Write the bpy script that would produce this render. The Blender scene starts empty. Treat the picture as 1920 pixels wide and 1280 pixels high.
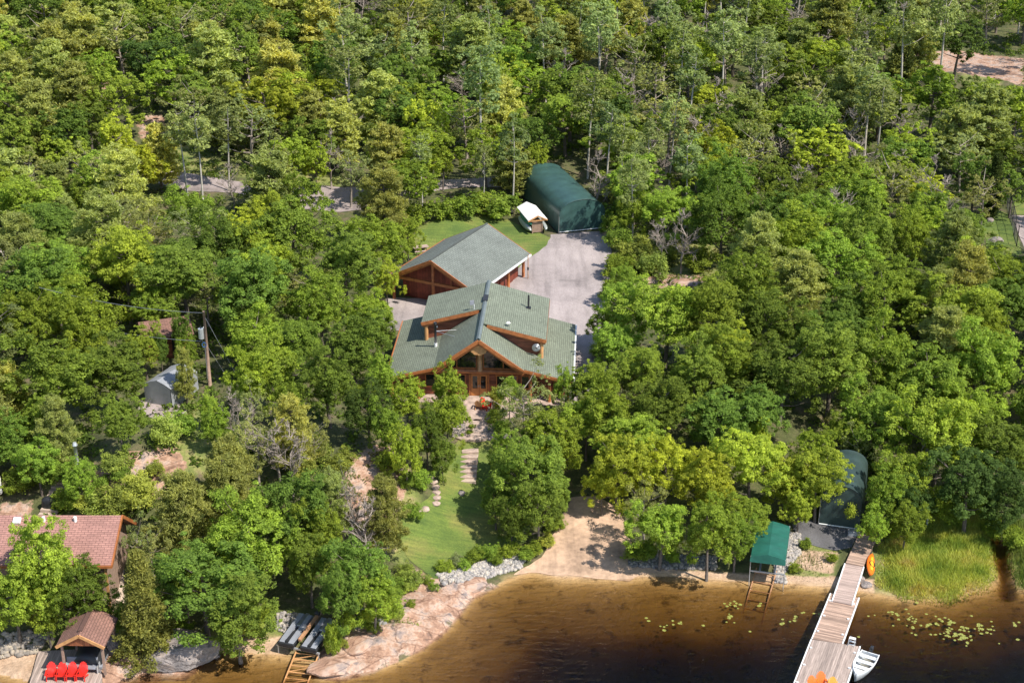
import bpy, math, random
import numpy as np
from mathutils import Vector, Matrix
R = math.radians
scene = bpy.context.scene
col = scene.collection
# ------------------------------------------------------------------ camera
F_PX, PITCH, CH = 2900.0, R(24), 68.0
cd = bpy.data.cameras.new('camera'); cam = bpy.data.objects.new('camera', cd); col.objects.link(cam)
cam.location = (0, 0, CH); cam.rotation_euler = (math.pi/2 - PITCH, 0, 0)
cd.sensor_width = 36; cd.lens = 36*F_PX/1920; cd.clip_start = 1; cd.clip_end = 5000
scene.camera = cam
scene.render.resolution_x, scene.render.resolution_y = 1024, 682
# ------------------------------------------------------------------ light
SUN_EL = R(53); SD = Vector((0.83, -0.56, 0)).normalized()
w = bpy.data.worlds.new('World'); scene.world = w; w.use_nodes = True
nt = w.node_tree; bg = nt.nodes['Background']; sky = nt.nodes.new('ShaderNodeTexSky')
sky.sky_type = 'NISHITA'; sky.sun_disc = False; sky.sun_elevation = SUN_EL
sky.sun_rotation = math.atan2(SD.x, SD.y); sky.air_density = 1.0; sky.dust_density = 0.6
nt.links.new(sky.outputs[0], bg.inputs[0]); bg.inputs[1].default_value = 0.15
sl = bpy.data.lights.new('sun', 'SUN'); sl.energy = 4.9; sl.angle = R(0.5); sl.color = (1, 0.945, 0.85)
so = bpy.data.objects.new('sun', sl); col.objects.link(so)
sv = Vector((SD.x*math.cos(SUN_EL), SD.y*math.cos(SUN_EL), math.sin(SUN_EL)))
so.rotation_euler = sv.to_track_quat('Z', 'Y').to_euler()
scene.view_settings.view_transform = 'Standard'; scene.view_settings.look = 'None'
scene.view_settings.exposure = 0.42; scene.view_settings.gamma = 1
scene.cycles.transparent_max_bounces = 12; scene.cycles.max_bounces = 6

# ------------------------------------------------------------------ mapping helpers
sP, cP = math.sin(PITCH), math.cos(PITCH)
def at(px, py, h):
    u = px-960; v = py-640; t = (CH-h)/(sP + cP*v/F_PX)
    return Vector((u/F_PX*t, (cP-sP*v/F_PX)*t, h))
def proj(x, y, z):
    dz = z-CH; d = y*cP-dz*sP; up = y*sP+dz*cP
    return 960+F_PX*x/d, 640-F_PX*up/d
rng = np.random.default_rng(7)
# value noise
_H = np.random.default_rng(3).random((256, 256))
def vnoise(x, y):
    xi = np.floor(x).astype(int); yi = np.floor(y).astype(int); fx = x-xi; fy = y-yi
    fx = fx*fx*(3-2*fx); fy = fy*fy*(3-2*fy)
    a = _H[xi & 255, yi & 255]; b = _H[(xi+1) & 255, yi & 255]; c = _H[xi & 255, (yi+1) & 255]; d = _H[(xi+1) & 255, (yi+1) & 255]
    return (a*(1-fx)+b*fx)*(1-fy)+(c*(1-fx)+d*fx)*fy*1.0
def fbm(x, y, s, o=4):
    r = 0; a = .5
    for k in range(o):
        r = r+a*(vnoise(x/s+17*k, y/s+31*k)-.5); s = s/2; a = a/2
    return r
def sstep(a, b, x):
    t = np.clip((x-a)/(b-a), 0, 1); return t*t*(3-2*t)
def seg_dist(X, Y, P):
    d = np.full(X.shape, 1e9)
    n = len(P)
    for i in range(n):
        ax, ay = P[i][0], P[i][1]; bx, by = P[(i+1) % n][0], P[(i+1) % n][1]
        vx, vy = bx-ax, by-ay; L = vx*vx+vy*vy+1e-9
        t = np.clip(((X-ax)*vx+(Y-ay)*vy)/L, 0, 1)
        d = np.minimum(d, (X-ax-t*vx)**2+(Y-ay-t*vy)**2)
    return np.sqrt(d)
def inpoly(X, Y, P):
    r = np.zeros(X.shape, bool); n = len(P)
    for i in range(n):
        ax, ay = P[i][0], P[i][1]; bx, by = P[(i+1) % n][0], P[(i+1) % n][1]
        if ay == by: continue
        c = ((ay > Y) != (by > Y)) & (X < (bx-ax)*(Y-ay)/(by-ay)+ax)
        r ^= c
    return r
def sdist(X, Y, P):
    return np.where(inpoly(X, Y, P), 1, -1)*seg_dist(X, Y, P)

# ------------------------------------------------------------------ terrain
SHORE_PX = [(-900,1255),(-300,1262),(0,1262),(60,1275),(185,1285),(215,1268),(270,1250),(340,1252),(380,1232),(400,1222),(540,1228),
 (598,1240),(606,1262),(640,1258),(700,1246),(745,1232),(790,1202),(830,1168),(868,1120),(885,1106),(930,1088),(1000,1072),(1050,1083),
 (1150,1084),(1250,1080),(1330,1088),(1400,1090),(1450,1093),(1560,1101),(1640,1112),(1700,1122),(1760,1120),(1840,1102),(1868,1082),
 (1872,1040),(1862,1000),(1880,996),(1884,1050),(1905,1100),(1960,1112),(2400,1112)]
SH = [tuple(at(x, y, 0)[:2]) for x, y in SHORE_PX]
LAND = SH + [(500, SH[-1][1]), (500, 3000), (-500, 3000), (-500, SH[0][1])]
def gpx(px, py, h): return at(px, py, h)
ROCKSHORE = [at(x, y, .5)[:2] for x, y in ((598,1262),(640,1262),(700,1250),(790,1208),(840,1170),(890,1110),(940,1086),(870,1078),(800,1085),(760,1110),(720,1165),(640,1178),(600,1215))]
ROCKLEFT = [at(x, y, .6)[:2] for x, y in ((190,1290),(240,1262),(345,1256),(382,1232),(372,1196),(330,1188),(250,1196),(195,1180))]
INLET = [tuple(at(x, y, 0)[:2]) for x, y in ((1870,975),(1878,1040),(1890,1110),(1878,1040))]
HILLS = [(at(300,860,5), 9, 2.6), (at(700,880,4), 6, 1.6), (at(200,930,4), 8, 1.2), (at(560,830,4), 10, 1.6), (at(690,960,3), 5, 1.0)]
PADS = [((-2.5,137.5), 13, 3.45), ((6,150), 9, 3.6), ((-6,159), 10, 3.75), ((9,163), 8, 3.9), ((7,180), 11, 4.15), ((-38,104), 6.5, 3.0), ((-32.5,92.5), 3.6, .35), ((-31.5,126.5), 5, 4.2)]
def height(X, Y):
    X = np.asarray(X, float); Y = np.asarray(Y, float)
    d = sdist(X, Y, LAND)
    bx = sstep(-30, 0, X)*(1-sstep(12, 24, X))
    slope = .07+.05*sstep(14, 26, X)
    dd = np.maximum(-d, 0)
    wz = -.20*sstep(0, 1.2, dd)-slope*dd-np.maximum(dd-6.5, 0)*.2-.01
    wz = wz+.10*fbm(X, Y, 3)*sstep(0, 4, dd)
    L = np.maximum(d, 0)
    lz = .35*sstep(0, 4, L)+3.1*sstep(5, 27, L)+.015*L
    marsh = sstep(28, 31, X)*(1-sstep(14, 24, L))
    lz = lz*(1-.75*marsh)
    for (c, r, a) in HILLS:
        lz = lz+a*np.exp(-((X-c.x)**2+(Y-c.y)**2)/(r*r))*sstep(1, 8, L)
    lz = lz+.055*np.maximum(Y-185, 0)+1.6*fbm(X+50, Y, 45, 2)*sstep(40, 90, L)*2
    lz = lz+.9*fbm(X, Y, 11, 3)*sstep(8, 30, L)
    lz = lz+.03*np.maximum(-X-20, 0)*sstep(20, 60, L)
    for (c, r, z) in PADS:
        k = 1-sstep(r*.85, r*1.5, np.hypot(X-c[0], Y-c[1])); lz = lz*(1-k)+z*k
    rs = np.maximum(sdist(X, Y, ROCKSHORE), -1.2); rl = np.maximum(sdist(X, Y, ROCKLEFT), -1.2)
    kk = sstep(-1.2, 1.6, rs)+sstep(-1.2, 1.6, rl)
    rough = np.abs(fbm(X*1.0+Y*.5, Y*1.6, 3.2, 4))*3.4+.4; q_ = rough*2.6; rough = (np.floor(q_)+sstep(.25, .75, q_-np.floor(q_)))/2.6+.25*fbm(X-Y, X+Y, 1.1, 2)
    lz = lz+kk*rough*.62*sstep(-.2, 1.0, d+.6)
    z = np.where(d > 0, lz, wz)
    z = np.where((d <= 0) & (kk > 0), wz+kk*.45*sstep(-1.5, 0, d)*1.1, z)
    z = z-.7*(1-sstep(.0, .9, seg_dist(X, Y, INLET)+.8*fbm(X, Y, 1.8, 3)))*(1-sstep(0, 3, dd))
    return np.maximum(z, -4.5)
def hz(x, y): return float(height(np.array([x]), np.array([y]))[0])
def gp(px, py, n=10):
    h = 3.0
    for _ in range(n):
        p = at(px, py, h); h = .5*h+.5*hz(p.x, p.y)
    p = at(px, py, h); p.z = hz(p.x, p.y); return p
def gps(L):
    return [gp(a, b) for a, b in L]

# ------------------------------------------------------------------ materials
def new_mat(name):
    m = bpy.data.materials.new(name); m.use_nodes = True
    n = m.node_tree.nodes; return m, n, m.node_tree.links, n['Principled BSDF']
def noise(n, l, scale, detail=4, vec=None, coord='Object', rough=.6):
    t = n.new('ShaderNodeTexNoise'); t.inputs['Scale'].default_value = scale; t.inputs['Detail'].default_value = detail
    t.inputs['Roughness'].default_value = rough
    tc = n.new('ShaderNodeTexCoord'); l.new(vec if vec else tc.outputs[coord], t.inputs['Vector']); return t
def ramp(n, l, fac, stops):
    r = n.new('ShaderNodeValToRGB'); e = r.color_ramp.elements
    while len(e) < len(stops): e.new(.5)
    for i, (p, c) in enumerate(stops):
        e[i].position = p; e[i].color = tuple(c)+(1,)
    l.new(fac, r.inputs[0]); return r
def mixc(n, l, fac, a, b, mode='MIX'):
    m = n.new('ShaderNodeMix'); m.data_type = 'RGBA'; m.blend_type = mode
    for s, v in ((0, fac), (6, a), (7, b)):
        if hasattr(v, 'links'): l.new(v, m.inputs[s])
        elif s == 0: m.inputs[0].default_value = v
        else: m.inputs[s].default_value = tuple(v)+(1,)
    return m.outputs[2]
def bump(n, l, h, bs, strength=.5, dist=.05):
    b = n.new('ShaderNodeBump'); b.inputs['Strength'].default_value = strength; b.inputs['Distance'].default_value = dist
    l.new(h, b.inputs['Height']); l.new(b.outputs[0], bs.inputs['Normal'])
def plain(name, c, rough=.7, var=.25, scale=3, metal=0, bmp=.2, coat=0):
    m, n, l, b = new_mat(name)
    t = noise(n, l, scale, 6)
    r = ramp(n, l, t.outputs[0], [(.3, [x*(1-var) for x in c]), (.7, [min(1, x*(1+var)) for x in c])])
    l.new(r.outputs[0], b.inputs['Base Color']); b.inputs['Roughness'].default_value = rough; b.inputs['Metallic'].default_value = metal
    if bmp: bump(n, l, t.outputs[0], b, bmp, .03)
    return m
def lined(name, c, axis, period, rough=.7, var=.25, groove=.45, scale=2.0, along=(1, 1, 1), jitter=.3):
    """boards / logs: grooves every `period` metres along an object axis, each board its own tone"""
    m, n, l, b = new_mat(name)
    tc = n.new('ShaderNodeTexCoord'); s = n.new('ShaderNodeSeparateXYZ'); l.new(tc.outputs['Object'], s.inputs[0])
    d = n.new('ShaderNodeMath'); d.operation = 'DIVIDE'; l.new(s.outputs[axis], d.inputs[0]); d.inputs[1].default_value = period
    fl = n.new('ShaderNodeMath'); fl.operation = 'FLOOR'; l.new(d.outputs[0], fl.inputs[0])
    fr = n.new('ShaderNodeMath'); fr.operation = 'FRACT'; l.new(d.outputs[0], fr.inputs[0])
    wn = n.new('ShaderNodeTexWhiteNoise'); wn.noise_dimensions = '1D'; l.new(fl.outputs[0], wn.inputs['W'])
    mp = n.new('ShaderNodeMapping'); mp.inputs['Scale'].default_value = along; l.new(tc.outputs['Object'], mp.inputs[0])
    t = noise(n, l, scale, 6, mp.outputs[0])
    r = ramp(n, l, t.outputs[0], [(.3, [x*(1-var) for x in c]), (.7, [min(1, x*(1+var)) for x in c])])
    tone = ramp(n, l, wn.outputs[0], [(0, [1-jitter]*3), (1, [1+jitter]*3)])
    c1 = mixc(n, l, 1.0, r.outputs[0], tone.outputs[0], 'MULTIPLY')
    g = ramp(n, l, fr.outputs[0], [(0, [groove]*3), (.06, [1]*3), (.94, [1]*3), (1, [groove]*3)])
    c2 = mixc(n, l, 1.0, c1, g.outputs[0], 'MULTIPLY')
    l.new(c2, b.inputs['Base Color']); b.inputs['Roughness'].default_value = rough
    bump(n, l, g.outputs[0], b, .6, .03)
    return m
def shingle(name, c, c2=None):
    m, n, l, b = new_mat(name)
    c2 = c2 or [x*.6 for x in c]
    br = n.new('ShaderNodeTexBrick'); tc = n.new('ShaderNodeTexCoord'); l.new(tc.outputs['UV'], br.inputs['Vector'])
    br.inputs['Scale'].default_value = 1; br.inputs['Brick Width'].default_value = .5; br.inputs['Row Height'].default_value = .2
    br.inputs['Mortar Size'].default_value = .022; br.inputs['Color1'].default_value = (1.10, 1.10, 1.10, 1); br.inputs['Color2'].default_value = (.88, .88, .88, 1)
    br.inputs['Mortar'].default_value = (.45, .45, .45, 1); br.inputs['Bias'].default_value = 0
    t = noise(n, l, .5, 5); r = ramp(n, l, t.outputs[0], [(.3, [x*.86 for x in c]), (.72, [x*1.12 for x in c])])
    t2 = noise(n, l, 9, 3); r2 = ramp(n, l, t2.outputs[0], [(.3, (.82,)*3), (.7, (1.18,)*3)])
    x = mixc(n, l, 1, r.outputs[0], br.outputs[0], 'MULTIPLY'); x = mixc(n, l, 1, x, r2.outputs[0], 'MULTIPLY')
    l.new(x, b.inputs['Base Color']); b.inputs['Roughness'].default_value = .9
    bump(n, l, br.outputs[1], b, -.4, .02)
    return m
def leafmat(name, trans=.3, nscale=.8, var=.35, straw=False):
    m, n, l, b = new_mat(name)
    oi = n.new('ShaderNodeObjectInfo'); ge = n.new('ShaderNodeNewGeometry')
    t = noise(n, l, nscale, 3)
    r = ramp(n, l, t.outputs[0], [(.32, (1-var, 1-var*.85, 1-var*.8)), (.68, (1+var*.75, 1+var*.8, 1+var*.3))] if not straw else [(.36, (.55, .68, .6)), (.5, (1, 1, 1)), (.6, (1.15, 1.02, 1.2)), (.70, (1.35, .92, 1.9))])
    r2 = ramp(n, l, ge.outputs['Random Per Island'], [(0, (.62, .66, .7)), (.5, (1, 1, 1)), (1, (1.36, 1.34, 1.2))])
    x = mixc(n, l, 1, oi.outputs['Color'], r.outputs[0], 'MULTIPLY'); x = mixc(n, l, 1, x, r2.outputs[0], 'MULTIPLY')
    l.new(x, b.inputs['Base Color']); b.inputs['Roughness'].default_value = .7; b.inputs['Specular IOR Level'].default_value = .12
    tr = n.new('ShaderNodeBsdfTranslucent'); y = mixc(n, l, 1, x, (1.35, 1.25, .5), 'MULTIPLY'); l.new(y, tr.inputs[0])
    ms = n.new('ShaderNodeMixShader'); ms.inputs[0].default_value = trans
    l.new(b.outputs[0], ms.inputs[1]); l.new(tr.outputs[0], ms.inputs[2]); l.new(ms.outputs[0], n['Material Output'].inputs[0])
    return m
M = {}
M['leaf'] = leafmat('broad_leaf', .48); M['needle'] = leafmat('needles', .45, .6, .28)
M['blade'] = leafmat('grass_blade', .35, .35, .35, True)
M['bark'] = plain('bark', (.13, .105, .085), .9, .4, 4); M['pale_bark'] = plain('pale_bark', (.42, .38, .32), .85, .35, 5)
M['dead_wood'] = plain('dead_wood', (.30, .25, .21), .85, .35, 5)
M['white_bark'] = plain('white_bark', (.50, .46, .40), .8, .2, 4)
M['roof'] = shingle('green_shingle', (.185, .208, .152)); M['roof_dark'] = shingle('dark_green_shingle', (.170, .188, .165))
M['roof_red'] = shingle('red_brown_shingle', (.36, .185, .15)); M['roof_brown'] = shingle('brown_shingle', (.24, .125, .095))
M['log'] = lined('log_wall', (.20, .060, .030), 2, .3, .6, .3, .35, 1.5, (1, 1, 4))
M['trim'] = plain('orange_trim', (.37, .128, .042), .45, .3, 2.5, 0, .15)
M['trim_pale'] = plain('pale_log', (.56, .29, .12), .45, .25, 3)
M['door'] = plain('door_wood', (.50, .19, .055), .4, .2, 4)
M['board'] = lined('red_board', (.23, .050, .028), 0, .35, .6, .25, .4)
M['dark'] = plain('dark_interior', (.018, .015, .013), .9, .2)
m, n, l, b = new_mat('window_glass'); b.inputs['Base Color'].default_value = (.012, .014, .014, 1); b.inputs['Roughness'].default_value = .04; b.inputs['Specular IOR Level'].default_value = .7; M['glass'] = m
M['metal'] = plain('grey_metal', (.42, .43, .45), .35, .12, 2, .7, .05); M['blackmetal'] = plain('black_metal', (.025, .025, .028), .5, .2)
M['flashing'] = plain('ridge_flashing', (.165, .19, .185), .45, .15, 2, .2, .05)
M['white'] = plain('white_paint', (.78, .78, .76), .5, .06, 2, 0, .05); M['offwhite'] = plain('white_tarp', (.80, .78, .74), .6, .06, 1.5, 0, .25)
M['galv'] = plain('aluminium', (.60, .62, .63), .38, .1, 2, .55, .04)
M['tent'] = plain('dark_green_tarp', (.038, .088, .078), .42, .22, .9, 0, .6); M['teal'] = plain('teal_canvas', (.014, .105, .075), .55, .2, 1.2, 0, .5)
M['tent2'] = plain('grey_green_tarp', (.032, .056, .052), .5, .22, .9, 0, .6)
M['tarp'] = plain('grey_tarp', (.28, .29, .31), .5, .15, 1.3, 0, .6)
M['red'] = plain('red_plastic', (.72, .028, .018), .4, .08, 3, 0, .05); M['orange'] = plain('orange_plastic', (.85, .17, .015), .4, .08, 3, 0, .05)
M['yellow'] = plain('yellow_plastic', (.86, .42, .03), .4, .08, 3, 0, .05)
M['greyplastic'] = plain('grey_plastic', (.25, .26, .29), .45, .12, 2, 0, .1); M['darkplastic'] = plain('black_plastic', (.022, .023, .026), .5, .2, 2, 0, .1)
M['deck_x'] = lined('dock_boards_weathered', (.40, .27, .20), 1, .15, .8, .3, .30, 1.2, (.7, 5, 1), .32)
M['deck_y'] = lined('dock_boards_lengthwise', (.36, .28, .235), 0, .15, .8, .28, .30, 1.2, (5, .7, 1), .25)
M['deck_pale'] = lined('ramp_boards', (.43, .32, .27), 1, .13, .8, .22, .35, 1.2, (.7, 5, 1), .18)
M['polewood'] = plain('pole_wood', (.30, .20, .15), .85, .25, 3); M['rustwood'] = plain('rusty_timber', (.42, .22, .11), .8, .3, 3)
M['canoe_silver'] = plain('canoe_silver', (.42, .45, .43), .35, .12, 2, .3); M['canoe_green'] = plain('canoe_green', (.02, .17, .12), .4, .12, 2)
M['flag'] = plain('flagstone', (.40, .30, .245), .85, .4, 1.8, 0, .4)
M['concrete'] = plain('concrete_walk', (.46, .36, .28), .9, .2, 1.5, 0, .3)
def rockmat(name, stops, bs=1.0):
    m, n, l, b = new_mat(name)
    t = noise(n, l, .55*bs, 10, None, 'Object', .68); r = ramp(n, l, t.outputs[0], stops)
    mp = n.new('ShaderNodeMapping'); mp.inputs['Scale'].default_value = (.5, 1.6, 1.6); mp.inputs['Rotation'].default_value = (0, 0, .6)
    tc = n.new('ShaderNodeTexCoord'); l.new(tc.outputs['Object'], mp.inputs[0])
    v = n.new('ShaderNodeTexVoronoi'); v.feature = 'DISTANCE_TO_EDGE'; v.inputs['Scale'].default_value = .8*bs; l.new(mp.outputs[0], v.inputs['Vector'])
    rv = ramp(n, l, v.outputs[0], [(0, (.35, .3, .28)), (.035, (1, 1, 1))])
    x = mixc(n, l, .75, r.outputs[0], rv.outputs[0], 'MULTIPLY'); l.new(x, b.inputs['Base Color']); b.inputs['Roughness'].default_value = .85
    bump(n, l, t.outputs[0], b, .9, .3); return m
GRAN = [(.28, (.08, .07, .07)), (.38, (.26, .15, .10)), (.47, (.38, .225, .15)), (.55, (.47, .33, .25)), (.61, (.30, .23, .20)), (.72, (.16, .145, .14))]
M['granite'] = rockmat('pink_granite', GRAN); M['boulder'] = rockmat('boulder_rock', [(.3, (.10, .09, .09)), (.5, (.27, .235, .22)), (.75, (.46, .36, .29))], 2.5)
M['riprap'] = leafmat('riprap_stone', .0, 3, .2)
M['lawn'] = None
# lawn
m, n, l, b = new_mat('lawn_grass')
t1 = noise(n, l, .28, 5); t2 = noise(n, l, 6, 4)
mp = n.new('ShaderNodeMapping'); mp.inputs['Rotation'].default_value = (0, 0, .9); mp.inputs['Scale'].default_value = (.25, 3.2, 1)
tc = n.new('ShaderNodeTexCoord'); l.new(tc.outputs['Object'], mp.inputs[0]); t3 = noise(n, l, 1.0, 3, mp.outputs[0])
r = ramp(n, l, t1.outputs[0], [(.32, (.075, .125, .022)), (.5, (.120, .170, .030)), (.66, (.185, .190, .048))])
x = mixc(n, l, .5, r.outputs[0], ramp(n, l, t2.outputs[0], [(.3, (.6, .62, .6)), (.7, (1.35, 1.3, 1.2))]).outputs[0], 'MULTIPLY')
x = mixc(n, l, .8, x, ramp(n, l, t3.outputs[0], [(.35, (.75, .8, .75)), (.65, (1.25, 1.2, 1.1))]).outputs[0], 'MULTIPLY')
l.new(x, b.inputs['Base Color']); b.inputs['Roughness'].default_value = .9; bump(n, l, t2.outputs[0], b, .7, .12); M['lawn'] = m
def gravel(name, c, fine=8):
    m, n, l, b = new_mat(name)
    a = noise(n, l, .16, 6, None, 'Object', .62); f = noise(n, l, fine, 4)
    r = ramp(n, l, a.outputs[0], [(.36, [x*.58 for x in c]), (.44, [x*.86 for x in c]), (.52, [x*1.0 for x in c]), (.66, [x*1.15 for x in c])])
    x = mixc(n, l, .8, r.outputs[0], ramp(n, l, f.outputs[0], [(.3, (.75,)*3), (.7, (1.25,)*3)]).outputs[0], 'MULTIPLY')
    mp = n.new('ShaderNodeMapping'); mp.inputs['Scale'].default_value = (.9, .09, 1); mp.inputs['Rotation'].default_value = (0, 0, .12); tc = n.new('ShaderNodeTexCoord'); l.new(tc.outputs['Object'], mp.inputs[0])
    tk = noise(n, l, 1.0, 4, mp.outputs[0]); x = mixc(n, l, .75, x, ramp(n, l, tk.outputs[0], [(.36, (.74,)*3), (.5, (1,)*3), (.62, (1.1,)*3)]).outputs[0], 'MULTIPLY')
    l.new(x, b.inputs['Base Color']); b.inputs['Roughness'].default_value = .95; bump(n, l, f.outputs[0], b, .6, .06); return m
M['gravel'] = gravel('driveway_gravel', (.335, .285, .272)); M['road'] = gravel('road_gravel', (.33, .27, .255)); M['darkgravel'] = gravel('dark_gravel', (.12, .115, .118))
M['sand'] = gravel('beach_sand', (.50, .335, .225), 2.2); M['court'] = gravel('court_surface', (.42, .34, .32))
# ground
m, n, l, b = new_mat('forest_ground')
def attr(nm):
    a = n.new('ShaderNodeAttribute'); a.attribute_name = nm; return a.outputs['Fac']
big = noise(n, l, .12, 8, None, 'Object', .65); mid = noise(n, l, .7, 8, None, 'Object', .68); fine = noise(n, l, 5, 5)
soil = ramp(n, l, mid.outputs[0], [(.32, (.045, .05, .018)), (.5, (.085, .095, .028)), (.66, (.15, .115, .065))]).outputs[0]
mead = ramp(n, l, mid.outputs[0], [(.34, (.085, .12, .025)), (.5, (.19, .21, .055)), (.66, (.30, .24, .11))]).outputs[0]
rk = ramp(n, l, mid.outputs[0], GRAN).outputs[0]
mp = n.new('ShaderNodeMapping'); mp.inputs['Scale'].default_value = (.45, 1.5, 1.5); mp.inputs['Rotation'].default_value = (0, 0, .7)
tc = n.new('ShaderNodeTexCoord'); l.new(tc.outputs['Object'], mp.inputs[0])
v = n.new('ShaderNodeTexVoronoi'); v.feature = 'DISTANCE_TO_EDGE'; v.inputs['Scale'].default_value = .55
dv = mixc(n, l, .35, mp.outputs[0], mid.outputs[1], 'ADD'); l.new(dv, v.inputs['Vector'])
rk = mixc(n, l, .7, rk, ramp(n, l, v.outputs[0], [(0, (.30, .25, .23)), (.03, (1, 1, 1))]).outputs[0], 'MULTIPLY')
def thr(a, wdt=.12, amt=.5):
    s = n.new('ShaderNodeMath'); s.operation = 'MULTIPLY_ADD'; l.new(mid.outputs[0], s.inputs[0]); s.inputs[1].default_value = -amt*2; s.inputs[2].default_value = amt
    ad = n.new('ShaderNodeMath'); ad.operation = 'ADD'; l.new(a, ad.inputs[0]); l.new(s.outputs[0], ad.inputs[1])
    mr = n.new('ShaderNodeMapRange'); mr.inputs[1].default_value = .5-wdt; mr.inputs[2].default_value = .5+wdt; l.new(ad.outputs[0], mr.inputs[0]); return mr.outputs[0]
x = mixc(n, l, thr(attr('meadow')), soil, mead)
x = mixc(n, l, thr(attr('rock'), .06, .9), x, rk)
sandc = ramp(n, l, mid.outputs[0], [(.3, (.36, .23, .14)), (.7, (.58, .41, .28))]).outputs[0]
x = mixc(n, l, thr(attr('sand')), x, sandc)
x = mixc(n, l, .7, x, ramp(n, l, fine.outputs[0], [(.3, (.65,)*3), (.7, (1.35,)*3)]).outputs[0], 'MULTIPLY')
# wet band / lake bed by height
ge = n.new('ShaderNodeNewGeometry'); sx = n.new('ShaderNodeSeparateXYZ'); l.new(ge.outputs['Position'], sx.inputs[0])
mr = n.new('ShaderNodeMapRange'); mr.inputs[1].default_value = .03; mr.inputs[2].default_value = -.04; l.new(sx.outputs[2], mr.inputs[0])
bed = ramp(n, l, big.outputs[0], [(.3, (.36, .23, .10)), (.45, (.52, .35, .17)), (.7, (.62, .43, .22))]).outputs[0]
bed = mixc(n, l, .8, bed, ramp(n, l, mid.outputs[0], [(.36, (.35, .32, .28)), (.46, (1, 1, 1))]).outputs[0], 'MULTIPLY')
bedr = mixc(n, l, thr(attr('rock'), .06, .2), bed, rk)
x = mixc(n, l, mr.outputs[0], x, bedr)
l.new(x, b.inputs['Base Color']); b.inputs['Roughness'].default_value = .95; bump(n, l, mid.outputs[0], b, .8, .35); M['ground'] = m
# water
m, n, l, b = new_mat('lake_water'); n.remove(b)
tb = n.new('ShaderNodeBsdfTransparent'); gl = n.new('ShaderNodeBsdfGlossy'); gl.inputs['Roughness'].default_value = .06
fr = n.new('ShaderNodeFresnel'); fr.inputs[0].default_value = 1.33
mp = n.new('ShaderNodeMapping'); mp.inputs['Rotation'].default_value = (0, 0, .5); mp.inputs['Scale'].default_value = (.8, 2.4, 1)
tc = n.new('ShaderNodeTexCoord'); l.new(tc.outputs['Object'], mp.inputs[0])
nn = noise(n, l, .8, 6, mp.outputs[0], 'Object', .6); bp = n.new('ShaderNodeBump'); bp.inputs['Strength'].default_value = .65; bp.inputs['Distance'].default_value = .3
l.new(nn.outputs[0], bp.inputs['Height']); l.new(bp.outputs[0], gl.inputs['Normal']); l.new(bp.outputs[0], fr.inputs['Normal'])
ms = n.new('ShaderNodeMixShader'); l.new(fr.outputs[0], ms.inputs[0]); l.new(tb.outputs[0], ms.inputs[1]); l.new(gl.outputs[0], ms.inputs[2])
va = n.new('ShaderNodeVolumeAbsorption'); va.inputs['Color'].default_value = (.51, .40, .12, 1); va.inputs['Density'].default_value = 2.15
l.new(ms.outputs[0], n['Material Output'].inputs['Surface']); l.new(va.outputs[0], n['Material Output'].inputs['Volume']); M['water'] = m

# ------------------------------------------------------------------ object helpers
def link(name, me, parent=None, loc=None):
    o = bpy.data.objects.new(name, me); col.objects.link(o)
    if parent: o.parent = parent
    if loc is not None: o.location = loc
    return o
def tag(o, label, cat, group=None, kind=None):
    o['label'] = label; o['category'] = cat
    if group: o['group'] = group
    if kind: o['kind'] = kind
    return o
def struct(o): o['kind'] = 'structure'; return o
def thing(name, label, cat, loc, rz=0, group=None):
    o = bpy.data.objects.new(name, None); col.objects.link(o); o.location = loc; o.rotation_euler = (0, 0, rz)
    o.empty_display_size = .3
    return tag(o, label, cat, group)
def npmesh(name, V, Fq, mat, smooth=False, loopn=4):
    me = bpy.data.meshes.new(name); nv, nf = len(V), len(Fq)
    me.vertices.add(nv); me.vertices.foreach_set('co', np.asarray(V, np.float32).ravel())
    me.loops.add(nf*loopn); me.loops.foreach_set('vertex_index', np.asarray(Fq, np.int32).ravel())
    me.polygons.add(nf); me.polygons.foreach_set('loop_start', np.arange(0, nf*loopn, loopn, dtype=np.int32))
    me.polygons.foreach_set('loop_total', np.full(nf, loopn, np.int32))
    if smooth: me.polygons.foreach_set('use_smooth', np.ones(nf, bool))
    me.materials.append(mat); me.update(calc_edges=True); return me
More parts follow.
